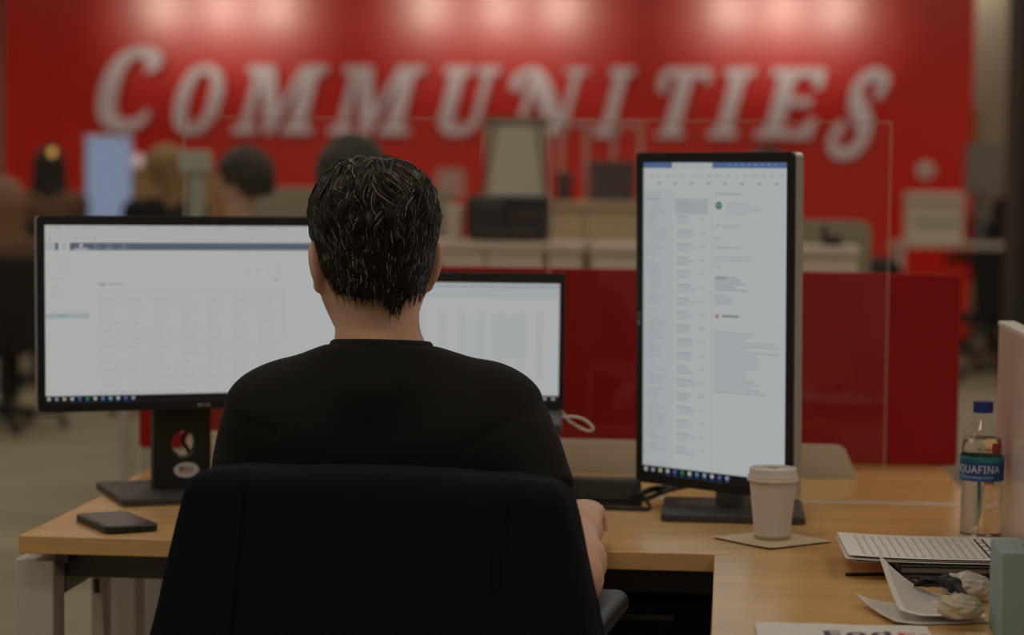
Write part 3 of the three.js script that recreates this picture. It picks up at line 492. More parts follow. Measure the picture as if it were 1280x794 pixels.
{
  // loose papers, curled
  const pm = new THREE.MeshPhysicalMaterial({ map: letterTex, roughness: 0.85, side: THREE.DoubleSide });
  const curl = sheet(0.105, 0.135, (u, v) => 0.010 + 0.040 * Math.pow(Math.max(0, (-u * 1.3 - v * 0.7 + 0.15)), 2), 20, 20); single('letter_sheet', curl, pm, 'printed letter with a curled up corner beside the tissue box', 'paper', [0.252, DT, -2.735], 0.12);
  const c2 = sheet(0.12, 0.13, (u, v) => 0.0015 + 0.034 * Math.pow(Math.max(0, -u - 0.12), 2) + 0.02 * Math.pow(Math.max(0, -u - v - 0.3), 2), 16, 16); single('letter_sheet', c2, paperPlain, 'plain white sheet lying under the curled letter', 'paper', [0.240, DT, -2.725], 0.30);
  // crumpled paper
  const cr = new THREE.IcosahedronGeometry(0.024, 4), q = cr.attributes.position; for (let i = 0; i < q.count; i++) { const x = q.getX(i), y = q.getY(i), z = q.getZ(i), k = 1 + 0.40 * Math.abs(nz(x * 70, y * 70, z * 70)) + 0.25 * nz(x * 160, y * 160, z * 160); q.setXYZ(i, x * k * 1.2, Math.max(y * k * 0.75, -0.012), z * k); } cr.computeVertexNormals(); cr.translate(0, 0.012, 0);
  single('crumpled_wrapper', cr, mat(0.66, 0.62, 0.57, 0.7), 'crumpled white paper wrapper beside the tangled earphones', 'wrapper', [0.303, DT + 0.004, -2.83]);
  const cw = cr.clone(); cw.scale(0.85, 0.8, 0.9); single('crumpled_wrapper', cw, mat(0.62, 0.55, 0.42, 0.7), 'crumpled cream paper wrapper next to the tissue box', 'wrapper', [0.276, DT + 0.016, -2.638]);
  // earphones
  const e = thing('earphones', 'tangled black corded earphones on the papers', 'earphones', [0.262, DT + 0.020, -2.785]);
  const pts = []; for (let i = 0; i < 26; i++) { const a = i * 0.9; pts.push([0.040 * Math.cos(a) * (0.5 + 0.5 * Math.sin(i * 1.7)) - 0.006, 0.004 + 0.004 * (i % 3) + 0.006 * Math.abs(nz(i * 0.7, 2, 1)), 0.016 * Math.sin(a) + 0.008 * Math.cos(i) - 0.012]); } part('cord', tube(pts, 0.0020, 220, 6), M.cable, e);
  part('earpiece', merge([ball([0.020, 0.012, 0.022], 0.010, 1, 0.9, 1.1), rod([0.020, 0.012, 0.022], [0.030, 0.004, 0.055], 0.006, 0.004)]), M.rubber, e); part('earpiece', merge([ball([0.012, 0.012, 0.004], 0.010, 1, 0.9, 1.1), rod([0.012, 0.012, 0.004], [0.016, 0.006, 0.032], 0.005, 0.004)]), M.rubber, e);
  // courier envelope
  const env = canvasTex(1024, 640, (c, w, h) => { c.fillStyle = '#e9e6e4'; c.fillRect(0, 0, w, h); c.font = 'bold 250px sans-serif'; c.fillStyle = '#3d2a5c'; c.fillText('Fed', 370, 350); c.fillStyle = '#d8562a'; c.fillText('Ex', 370 + c.measureText('Fed').width, 350); c.fillStyle = '#c9c5c2'; for (let i = 0; i < 4; i++) c.fillRect(60, 440 + i * 40, 500, 6); });
  single('courier_envelope', [sheet(0.20, 0.15, (u, v) => 0.004 + 0.002 * nz(u * 4, v * 4, 3)), sheet(0.20, 0.15, (u, v) => 0.0015)], new THREE.MeshPhysicalMaterial({ map: env, roughness: 0.55, side: THREE.DoubleSide }), 'white courier envelope with purple and orange lettering on the desk wing', 'envelope', [0.14, DT, -2.555], 0.02);
}

// ------------------------------------------------------------------ people
// head in its own frame: facing -z, centre between the ears a little below the middle
function headField() {
  const skull = ell([0, 0.028, 0.012], [0.0725, 0.080, 0.090]), face = ell([0, -0.028, -0.034], [0.057, 0.080, 0.058]), brow = ell([0, 0.012, -0.072], [0.048, 0.014, 0.022]);
  const chin = cone([-0.012, -0.092, -0.068], [0.012, -0.092, -0.068], 0.017, 0.017), jl = cone([-0.050, -0.052, -0.005], [-0.016, -0.092, -0.058], 0.016, 0.015), jr = cone([0.050, -0.052, -0.005], [0.016, -0.092, -0.058], 0.016, 0.015);
  const chL = ell([-0.042, -0.030, -0.055], [0.020, 0.020, 0.022]), chR = ell([0.042, -0.030, -0.055], [0.020, 0.020, 0.022]);
  const nose = cone([0, 0.002, -0.088], [0, -0.034, -0.106], 0.008, 0.0125), nl = ell([-0.011, -0.038, -0.097], [0.009, 0.007, 0.010]), nr = ell([0.011, -0.038, -0.097], [0.009, 0.007, 0.010]);
  const lipU = ell([0, -0.058, -0.090], [0.023, 0.005, 0.010]), lipD = ell([0, -0.067, -0.088], [0.019, 0.0055, 0.010]);
  const sockL = ell([-0.031, -0.006, -0.094], [0.017, 0.010, 0.014]), sockR = ell([0.031, -0.006, -0.094], [0.017, 0.010, 0.014]), eyeL = ell([-0.031, -0.007, -0.078], [0.013, 0.011, 0.012]), eyeR = ell([0.031, -0.007, -0.078], [0.013, 0.011, 0.012]);
  const ear = (s) => { const out = ell([s * 0.0765, -0.016, 0.012], [0.0080, 0.031, 0.018], [0.10, s * 0.45, s * -0.16]), dent = ell([s * 0.0835, -0.014, 0.002], [0.007, 0.018, 0.010], [0.10, s * 0.45, s * -0.16]), lobe = ell([s * 0.0725, -0.042, 0.004], [0.007, 0.010, 0.008]); return (x, y, z) => smin(smax(out(x, y, z), -dent(x, y, z), 0.006), lobe(x, y, z), 0.006); };
  const eL = ear(-1), eR = ear(1);
  return (x, y, z) => {
    let d = smin(skull(x, y, z), face(x, y, z), 0.035); d = smin(d, chin(x, y, z), 0.025); d = smin(d, jl(x, y, z), 0.02); d = smin(d, jr(x, y, z), 0.02); d = smin(d, chL(x, y, z), 0.02); d = smin(d, chR(x, y, z), 0.02); d = smin(d, brow(x, y, z), 0.02);
    d = smax(d, -sockL(x, y, z), 0.012); d = smax(d, -sockR(x, y, z), 0.012); d = smin(d, eyeL(x, y, z), 0.003); d = smin(d, eyeR(x, y, z), 0.003);
    d = smin(d, nose(x, y, z), 0.010); d = smin(d, nl(x, y, z), 0.008); d = smin(d, nr(x, y, z), 0.008); d = smin(d, lipU(x, y, z), 0.005); d = smin(d, lipD(x, y, z), 0.004);
    d = smin(d, eL(x, y, z), 0.008); return smin(d, eR(x, y, z), 0.008);
  };
}
const HEAD = headField();
const SCALP_C = [0, 0.022, 0.010];
// lower border of the hair for a direction around the head (0 = straight back, pi = face), in head coordinates
function hairline(x, z) {
  const a = Math.abs(Math.atan2(x - SCALP_C[0], z - SCALP_C[2]));
  const k = [[0, -0.062], [0.55, -0.059], [0.95, -0.052], [1.25, -0.028], [1.42, -0.004], [1.62, 0.006], [1.75, -0.022], [1.92, -0.012], [2.05, 0.03], [2.4, 0.068], [3.2, 0.078]];
  for (let i = 1; i < k.length; i++) if (a <= k[i][0]) { const t = (a - k[i - 1][0]) / (k[i][0] - k[i - 1][0]); return k[i - 1][1] + (k[i][1] - k[i - 1][1]) * t; } return 0.078;
}
// a hand: palm and five bent fingers; frame: wrist at origin, fingers towards -z, palm down, thumb on side s
function handParts(s, curl) {
  const f = [], F = (a, b, c, d, r) => { f.push(cone(a, b, r, r * 0.95), cone(b, c, r * 0.95, r * 0.88), cone(c, d, r * 0.88, r * 0.76)); };
  const xs = [-0.030, -0.010, 0.011, 0.030].map(v => v * -s), len = [0.92, 1.0, 0.95, 0.78];
  const palm = union(0.02, cone([0, 0, 0], [xs[0] * 0.8, 0.004, -0.085], 0.026, 0.0145), cone([0, 0, 0], [xs[1], 0.006, -0.09], 0.024, 0.0145), cone([0, 0, 0], [xs[2], 0.005, -0.086], 0.024, 0.0145), cone([0, 0, 0], [xs[3] * 0.9, 0.001, -0.078], 0.024, 0.013));
  xs.forEach((x, i) => { const L = len[i], y0 = [0.004, 0.007, 0.005, 0.001][i], c = curl; const a = [x, y0, -0.086], b = [x * 1.08, y0 - 0.012 * c, -0.086 - 0.042 * L], d = [x * 1.12, y0 - 0.034 * c, -0.086 - 0.066 * L + 0.006 * c], e = [x * 1.12, y0 - 0.052 * c, -0.086 - 0.080 * L + 0.022 * c]; F(a, b, d, e, 0.0088 - (i === 3 ? 0.001 : 0)); });
  const th = [cone([s * 0.012, -0.006, -0.02], [s * 0.044, -0.012, -0.050], 0.015, 0.0115), cone([s * 0.044, -0.012, -0.050], [s * 0.052, -0.018, -0.078], 0.0112, 0.0098), cone([s * 0.052, -0.018, -0.078], [s * 0.046, -0.024, -0.100], 0.0098, 0.0078)];
  const thumb = union(0.006, ...th), fingers = f; 
  return (x, y, z) => { let d = palm(x, y, z); for (const q of fingers) d = smin(d, q(x, y, z), 0.005); return smin(d, thumb(x, y, z), 0.010); };
}
function placed(f, pos, q) { const inv = q.clone().invert(), v = V(0, 0, 0); return (x, y, z) => { v.set(x - pos[0], y - pos[1], z - pos[2]).applyQuaternion(inv); return f(v.x, v.y, v.z); }; }
const around = (c, r) => [[c[0] - r, c[1] - r, c[2] - r], [c[0] + r, c[1] + r, c[2] + r]];

// hair strands grown over the scalp; L = length, options per hairstyle
function hairGeometry(o) {
  const R = rng(o.seed || 3), pos = [], nor = [], col = [], SEG = o.seg || 7;
  const sdf = o.sdf, grad = (p) => { const e = 0.002; const g = V(sdf(p.x + e, p.y, p.z) - sdf(p.x - e, p.y, p.z), sdf(p.x, p.y + e, p.z) - sdf(p.x, p.y - e, p.z), sdf(p.x, p.y, p.z + e) - sdf(p.x, p.y, p.z - e)); return g.normalize(); };
  const dir = V(0, 0, 0);
  for (let s = 0; s < o.count; s++) {
    // root: random direction on the scalp above the hairline
    let p, n, tries = 0;
    do { const u = R() * 2 - 1, a = R() * Math.PI * 2, q = Math.sqrt(1 - u * u); n = V(q * Math.cos(a), u, q * Math.sin(a)); p = V(SCALP_C[0] + n.x * 0.07, SCALP_C[1] + n.y * 0.078, SCALP_C[2] + n.z * 0.088); for (let k = 0; k < 4; k++) { const d = sdf(p.x, p.y, p.z); p.addScaledVector(n, -d * 0.9); } } while ((p.y < o.line(p.x, p.z) + (R() - 0.5) * 0.006 || (o.mask && !o.mask(p))) && ++tries < 60);
    if (tries >= 60) continue;
    const cl = o.clump || 34, c1 = nz(p.x * cl, p.y * cl, p.z * cl + 3), c2 = nz(p.x * cl + 9, p.y * cl, p.z * cl), st = o.style(p, c1, c2, R), N = SEG, L = st.length * (0.75 + 0.5 * R()), w = (o.width || 0.0007) * (0.7 + 0.7 * R());
    const tone = o.tone(p, c1, R), pts = [p.clone()]; let g = grad(p), lift = st.root || 0.001;
    for (let k = 1; k <= N; k++) {
      const t = k / N; st.flow(dir, p, t); const ph = st.wave * Math.sin(t * st.freq + st.phase); const side = V(0, 0, 0).crossVectors(g, dir).normalize();
      const d = dir.clone().addScaledVector(side, ph).addScaledVector(g, -dir.dot(g)).normalize();
      p.addScaledVector(d, L / N); g = grad(p); const want = lift + (st.lift) * Math.sin(Math.PI * Math.min(1, 0.15 + t * 0.75)) + (R() - 0.5) * 0.0006; p.addScaledVector(g, want - sdf(p.x, p.y, p.z)); pts.push(p.clone());
    }
    // three-sided tapering strand
    const ring = (k) => { const q = pts[k], tg = (pts[Math.min(N, k + 1)]).clone().sub(pts[Math.max(0, k - 1)]).normalize(), up = grad(q), sd = V(0, 0, 0).crossVectors(tg, up).normalize(), r = w * (1 - 0.75 * Math.pow(k / N, 2)); return [0, 1, 2].map(i => { const a = i * 2.0944 + 0.5236, nn = sd.clone().multiplyScalar(Math.cos(a)).addScaledVector(up, Math.sin(a)); return [q.clone().addScaledVector(nn, r), nn]; }); };
    let A = ring(0);
    for (let k = 1; k <= N; k++) { const B = ring(k), sh = 1; for (let i = 0; i < 3; i++) { const j = (i + 1) % 3; for (const [P, Nn] of [A[i], A[j], B[j], A[i], B[j], B[i]]) { pos.push(P.x, P.y, P.z); nor.push(Nn.x, Nn.y, Nn.z); col.push(tone[0], tone[1], tone[2]); } } A = B; }
  }
  const g = new THREE.BufferGeometry(); g.setAttribute('position', new THREE.Float32BufferAttribute(pos, 3)); g.setAttribute('normal', new THREE.Float32BufferAttribute(nor, 3)); g.setAttribute('color', new THREE.Float32BufferAttribute(col, 3)); return g;
}
function tinted(g, c) { const n = g.attributes.position.count, a = new Float32Array(n * 3); for (let i = 0; i < n; i++) a.set(c, 3 * i); g.setAttribute('color', new THREE.BufferAttribute(a, 3)); return g; }
function mergePlain(list) { return mergeGeometries(list.map(g => { const h = g.index ? g.toNonIndexed() : g; if (h.attributes.uv) h.deleteAttribute('uv'); return h; })); }

// ---- the person at the desk, seen from behind
{
  const O = [-0.45, 0, -2.86], W = (x, y, z) => [x - O[0], y, z - O[2]];
  const t = thing('person', 'person in a black t-shirt with short greying hair, seated facing the screens', 'person', O);
  const hc = W(-0.4625, 1.156, -2.895), hq = new THREE.Quaternion().setFromEuler(new THREE.Euler(-0.06, 0.34, 0.015, 'YXZ'));
  const shL = W(-0.590, 0.940, -2.895), shR = W(-0.302, 0.940, -2.925), elL = W(-0.655, 0.735, -2.93), elR = W(-0.193, 0.742, -2.845), wrL = W(-0.585, 0.770, -3.165), wrR = W(-0.200, 0.768, -3.06);
  const mid = (a, b, k) => a.map((v, i) => v + (b[i] - v) * k);
  const c7 = W(-0.447, 1.035, -2.872), nk = W(-0.461, 1.12, -2.892), hipL = W(-0.54, 0.555, -2.86), hipR = W(-0.36, 0.555, -2.87), knL = W(-0.57, 0.545, -3.28), knR = W(-0.37, 0.545, -3.29), anL = W(-0.57, 0.09, -3.24), anR = W(-0.37, 0.09, -3.25);
  const chest = W(-0.446, 0.90, -2.90), belly = W(-0.448, 0.70, -2.88), pelvis = W(-0.45, 0.575, -2.86);
  const back = union(0.06, ell(chest, [0.150, 0.125, 0.098]), ell(belly, [0.138, 0.14, 0.10]), ell(pelvis, [0.160, 0.11, 0.115]), cone(mid(shL, chest, 0.25), mid(shR, chest, 0.25), 0.058, 0.058));
  const torso = union(0.022, back, cone(shL, mid(shL, elL, 0.3), 0.050, 0.046), cone(shR, mid(shR, elR, 0.3), 0.050, 0.046), cone([shL[0] + 0.020, shL[1] + 0.010, shL[2]], [c7[0] - 0.030, c7[1] - 0.022, c7[2] - 0.004], 0.038, 0.030), cone([shR[0] - 0.020, shR[1] + 0.010, shR[2]], [c7[0] + 0.030, c7[1] - 0.022, c7[2] - 0.004], 0.038, 0.030), cone([c7[0], c7[1] - 0.05, c7[2] + 0.004], [c7[0], c7[1] - 0.03, c7[2]], 0.05, 0.045));
  const neck = cone(W(-0.449, 1.02, -2.875), nk, 0.056, 0.0535);
  const armL = union(0.02, cone(shL, elL, 0.048, 0.037), cone(elL, mid(elL, wrL, 0.35), 0.037, 0.039), cone(mid(elL, wrL, 0.35), wrL, 0.039, 0.026)), armR = union(0.02, cone(shR, elR, 0.048, 0.037), cone(elR, mid(elR, wrR, 0.35), 0.036, 0.039), cone(mid(elR, wrR, 0.35), wrR, 0.039, 0.027));
  const legs = union(0.03, cone(hipL, knL, 0.085, 0.058), cone(knL, anL, 0.056, 0.038), cone(hipR, knR, 0.085, 0.058), cone(knR, anR, 0.056, 0.038));
  const trunk = union(0.02, torso, neck, armL, armR, legs);
  // hands
  const qR = new THREE.Quaternion().setFromEuler(new THREE.Euler(0.10, 0.10, 0.25, 'YXZ')), qL = new THREE.Quaternion().setFromEuler(new THREE.Euler(-0.12, -0.35, 0.0, 'YXZ'));
  const handR = placed(handParts(-1, 0.75), [wrR[0], wrR[1] + 0.002, wrR[2]], qR), handL = placed(handParts(1, 0.5), wrL, qL), head = placed(HEAD, hc, hq);
  const cuffR = (x, y, z) => smin(Math.max(handR(x, y, z) + 0.0012, wrR[2] - 0.030 - z), armR(x, y, z), 0.015), cuffL = (x, y, z) => smin(Math.max(handL(x, y, z) + 0.0012, wrL[2] - 0.030 - z), armL(x, y, z), 0.015);
  const bodyG = meshField((x, y, z) => z < wrR[2] + 0.06 ? Math.min(trunk(x, y, z), x > 0 ? cuffR(x, y, z) : cuffL(x, y, z)) : trunk(x, y, z), [-0.30, 0.03, -0.48], [0.32, 1.13, 0.14], 0.010);
  const sink = (d) => 0.005 * Math.max(0, Math.min(1, d / 0.02));
  const hdG = meshField((x, y, z) => smax(smin(head(x, y, z), neck(x, y, z), 0.03) + sink(hc[1] - 0.095 - y), hc[1] - 0.118 - y, 0.002), [hc[0] - 0.12, hc[1] - 0.125, hc[2] - 0.135], [hc[0] + 0.12, hc[1] + 0.125, hc[2] + 0.125], 0.0028);
  const hrG = meshField((x, y, z) => smax(smin(handR(x, y, z), armR(x, y, z), 0.015) + sink(z - wrR[2] + 0.008), z - wrR[2] - 0.016, 0.002), [wrR[0] - 0.075, wrR[1] - 0.07, wrR[2] - 0.19], [wrR[0] + 0.075, wrR[1] + 0.06, wrR[2] + 0.02], 0.0028);
  const hlG = meshField((x, y, z) => smax(smin(handL(x, y, z), armL(x, y, z), 0.015) + sink(z - wrL[2] + 0.008), z - wrL[2] - 0.016, 0.002), [wrL[0] - 0.09, wrL[1] - 0.08, wrL[2] - 0.19], [wrL[0] + 0.10, wrL[1] + 0.06, wrL[2] + 0.02], 0.0032);
  const skin = new THREE.MeshPhysicalMaterial({ color: lin(0.72, 0.45, 0.33), roughness: 0.5, specularIntensity: 0.5 });
  part('body', mergePlain([bodyG, hdG, hrG, hlG]), skin, t, 'light skinned neck, ears and forearm');
  // eyes, brows
  const toHead = (g) => { g.applyQuaternion(hq); g.translate(...hc); return g; };
  for (const s of [-1, 1]) { const e = part('eye', toHead(ball([s * 0.031, -0.008, -0.0795], 0.0118)), mat(0.7, 0.68, 0.64, 0.2), t); part('iris', toHead(ball([s * 0.031, -0.008, -0.0875], 0.0045)), mat(0.04, 0.025, 0.015, 0.2), e); part('eyebrow', toHead(ball([s * 0.032, 0.014, -0.0895], 0.006, 2.8, 0.7, 0.7)), mat(0.03, 0.02, 0.015, 0.8), t); }
  // hair
  const skullF = (x, y, z) => Math.min(ell([0, 0.028, 0.012], [0.0725, 0.080, 0.090])(x, y, z), 1), nape = cone([0, -0.11, 0.018], [0, -0.02, 0.028], 0.056, 0.062), capF0 = union(0.03, ell([0, 0.028, 0.012], [0.0735, 0.081, 0.091]), nape);
  const volume = (x, y, z) => { const top = Math.max(0, Math.min(1, (y - 0.0) / 0.09)); return 0.0035 + 0.0075 * top + 0.0065 * Math.max(0, Math.min(1, (y + 0.02) / 0.06)) * nz(x * 36, y * 36, z * 36); };
  const hairTop = (x, y, z) => capF0(x, y, z) - volume(x, y, z);
  const lineD = (x, y, z) => { const c = 0.0055 * nz(x * 75, 1.3, z * 75), tail = 0.020 * Math.exp(-Math.pow((x - 0.014) / 0.010, 2)) * (z > 0 ? 1 : 0); return (hairline(x, z) + c - tail) - y; };
  const capG = meshField((x, y, z) => smax(hairTop(x, y, z), lineD(x, y, z), 0.004), [-0.10, -0.115, -0.11], [0.10, 0.135, 0.125], 0.0030);
  tinted(capG, [0.010, 0.0085, 0.0075]);
  const crown = V(0.006, 0.12, 0.015);
  const strands = hairGeometry({
    seed: 11, count: 13500, seg: 8, width: 0.00062, clump: 46, sdf: hairTop, line: (x, z) => hairline(x, z) + 0.016 - 0.030 * Math.exp(-Math.pow((x - 0.014) / 0.010, 2)) * (z > 0 ? 0.75 : 0),
    style: (p, c1, c2, R) => {
      const top = Math.max(0, Math.min(1, (p.y - 0.015) / 0.075)), kx = c1 * 1.1 * top + c1 * 0.35, kk = c2;
      return { length: 0.028 + 0.032 * top, root: -0.0015, lift: 0.0022 + 0.0075 * top * (0.6 + 0.8 * Math.abs(c1)) , wave: 0.16 + 1.0 * top * (0.5 + Math.abs(c2)), freq: 4.6 + c2 * 3, phase: c1 * 9 + (R() - 0.5) * 0.5,
        flow: (d, q, t) => { d.set(q.x - crown.x, q.y - crown.y, q.z - crown.z); d.normalize(); const k = top; d.multiplyScalar(0.55 * k); d.x += kx * 0.75 + (R() - 0.5) * 0.14; d.y -= 1.0 - 0.25 * k; d.z += 0.45 * k + kk * 0.15; } };
    },
    tone: (p, c1, R) => { const top = Math.max(0, Math.min(1, (p.y - 0.02) / 0.07)), side = Math.min(1, Math.abs(p.x) / 0.07), r = R(), b = 0.5 + 0.9 * R(); const grey = 0.045 + 0.06 * side * (1 - top) + 0.05 * top * (c1 > 0 ? 1.6 : 0.4); if (r < grey) { const k = 0.12 + 0.26 * R(); return [k * 1.05, k * 0.92, k * 0.80]; } if (r < grey + 0.05 + 0.22 * top * (c1 > 0 ? 1.5 : 0.5)) return [0.080 * b, 0.052 * b, 0.031 * b]; return [0.0085 * b, 0.0065 * b, 0.0055 * b]; },
  });
  const hairMat = new THREE.MeshPhysicalMaterial({ vertexColors: true, roughness: 0.40, specularIntensity: 0.55 });
  const hairObj = part('hair', mergePlain([capG, strands]), hairMat, t, 'short wavy dark brown hair streaked with grey'); hairObj.position.set(...hc); hairObj.quaternion.copy(hq);
  // t-shirt: torso and sleeves, a little wider than the body, with folds
  const cutL = mid(shL, elL, 0.62), cutR = mid(shR, elR, 0.52);
  const slL = cone(shL, elL, 0.057, 0.054), slR = cone(shR, elR, 0.057, 0.054);
  const plane = (p, n) => { const l = Math.hypot(...n); return (x, y, z) => ((x - p[0]) * n[0] + (y - p[1]) * n[1] + (z - p[2]) * n[2]) / l; };
  const endL = plane(cutL, ssub(elL, shL)), endR = plane(cutR, ssub(elR, shR)), collarPlane = plane([c7[0], c7[1] + 0.000, c7[2] - 0.01], [0, 1, -0.10]);
  const yoke = cone(W(-0.448, 0.985, -2.876), W(-0.449, 1.045, -2.880), 0.082, 0.0645);
  const shirtF = (x, y, z) => {
    let d = smin(smin(torso(x, y, z) - 0.010, yoke(x, y, z), 0.03), Math.max(slL(x, y, z), endL(x, y, z)), 0.035); d = smin(d, Math.max(slR(x, y, z), endR(x, y, z)), 0.035);
    const f = 0.0045 * Math.sin((x * 0.75 - y) * 62 + 3.5 * nz(x * 7, y * 7, z * 4)) * Math.max(0, Math.min(1, (0.93 - y) * 5)) * (0.35 + 0.65 * Math.min(1, Math.abs(x) / 0.17)) + 0.004 * nz(x * 16, y * 10, z * 12);
    const seam = (s, e) => { const q = ((x - s[0]) * (e[0] - s[0]) + (y - s[1]) * (e[1] - s[1])) / Math.hypot(e[0] - s[0], e[1] - s[1]) - 0.012; return y > 0.86 ? 0.0022 * Math.exp(-q * q / 0.00006) : 0; };
    return smax(smax(d - f + (x < 0 ? seam(shL, elL) : seam(shR, elR)) * (Math.abs(x) > 0.12 ? 1 : 0), collarPlane(x, y, z), 0.012), 0.60 - y, 0.01);
  };
  const shirtN = tex(256, 256, (u, v) => { const q = clamp(128 + 70 * nz(u * 90, v * 90, 1) + 40 * Math.sin(u * 800)); return [q, q, q]; }, false);
  const shirtMat = new THREE.MeshPhysicalMaterial({ color: lin(0.0105, 0.0103, 0.0112), roughness: 0.85, specularIntensity: 0.5, sheen: 0.10, sheenRoughness: 0.5, sheenColor: lin(0.35, 0.35, 0.36) });
  const sh = part('t_shirt', meshField(shirtF, [-0.29, 0.585, -0.20], [0.30, 1.06, 0.16], 0.006), shirtMat, t, 'black short sleeved t-shirt');
  { // ribbed collar
    const ring = (pr) => { const g = lathe(pr, 64); g.rotateX(-0.10); g.translate(c7[0] - 0.001, c7[1] + 0.001, c7[2] - 0.010); return g; };
    part('collar', ring([[0.0590, -0.012], [0.0700, -0.015], [0.0695, -0.006], [0.0665, 0.002], [0.0635, 0.0045], [0.0605, 0.003], [0.0590, -0.004], [0.0590, -0.012]]), shirtMat, sh);
    part('collar_seam', ring([[0.068, -0.0165], [0.0712, -0.0178], [0.0716, -0.0165], [0.0704, -0.0152], [0.068, -0.0155]]), shirtMat, sh);
  }
  // trousers and shoes
  const trouserF = (x, y, z) => { const d = union(0.05, (a, b, c) => legs(a, b, c) - 0.012, (a, b, c) => ell(pelvis, [0.175, 0.10, 0.13])(a, b, c))(x, y, z); return smax(smax(d, y - 0.66, 0.01), 0.10 - y, 0.01); };
  part('trousers', meshField(trouserF, [-0.26, 0.10, -0.52], [0.26, 0.67, 0.16], 0.010), mat(0.015, 0.016, 0.022, 0.85), t);
  for (const a of [anL, anR]) { const f = union(0.03, ell([a[0], 0.05, a[2]], [0.045, 0.055, 0.055]), ell([a[0], 0.04, a[2] - 0.10], [0.045, 0.040, 0.12])); part('shoe', meshField((x, y, z) => smax(f(x, y, z), 0.001 - y, 0.006), [a[0] - 0.06, 0, a[2] - 0.24], [a[0] + 0.06, 0.12, a[2] + 0.07], 0.007), M.blackMatte, t); }
}
// ---- office chair and the jacket over its back
function officeChair(label, pos, turn, fabric, group, seatY = 0.45, arms = true, armX = 0.27) {
  const t = thing('office_chair', label, 'chair', pos, turn, group);
  part('seat', box(-0.24, 0.24, seatY - 0.07, seatY, -0.25, 0.21, 0.03, 4), fabric, t);
  const bs = extrude(roundRect(0.42, 0.41, 0.06), 0.03, 0.012); bs.rotateX(0.10); bs.translate(0, seatY + 0.205, 0.195); part('backrest', bs, fabric, t);
  part('back_support', tube([[0, seatY - 0.06, 0.10], [0, seatY - 0.05, 0.22], [0, seatY + 0.06, 0.255], [0, seatY + 0.22, 0.245]], 0.022, 20, 8), M.black, t);
  part('gas_column', [rod([0, 0.09, 0], [0, seatY - 0.06, 0], 0.025), box(-0.1, 0.1, seatY - 0.09, seatY - 0.06, -0.1, 0.1, 0.01)], M.black, t);
  for (let i = 0; i < 5; i++) { const a = i * 1.2566 + 0.3, c = Math.cos(a), s = Math.sin(a); const l = part('base_leg', rod([0, 0.10, 0], [0.30 * c, 0.075, 0.30 * s], 0.026, 0.016), M.black, t); part('caster', new THREE.CylinderGeometry(0.03, 0.03, 0.035, 16).rotateZ(Math.PI / 2).rotateY(-a).translate(0.30 * c, 0.03, 0.30 * s), M.rubber, l); }
  if (arms) for (const s of [-1, 1]) { const a = part('armrest', box(s * armX - 0.027, s * armX + 0.027, seatY + 0.222, seatY + 0.256, -0.17, 0.075, 0.0165, 5), mat(0.007, 0.0075, 0.009, 0.42), t); part('arm_post', [box(s * armX - 0.015, s * armX + 0.015, seatY - 0.04, seatY + 0.22, -0.06, -0.01, 0.008), box(Math.min(s * 0.2, s * armX), Math.max(s * 0.2, s * armX), seatY - 0.07, seatY - 0.045, -0.06, -0.01, 0.006)], M.black, a); }
  return t;
}
const CH = [-0.388, 0, -2.84], CT = -0.10;
officeChair('black office chair under the seated person, its back covered by a jacket', CH, CT, mat(0.016, 0.016, 0.018, 0.8), undefined, 0.45, true, 0.222);
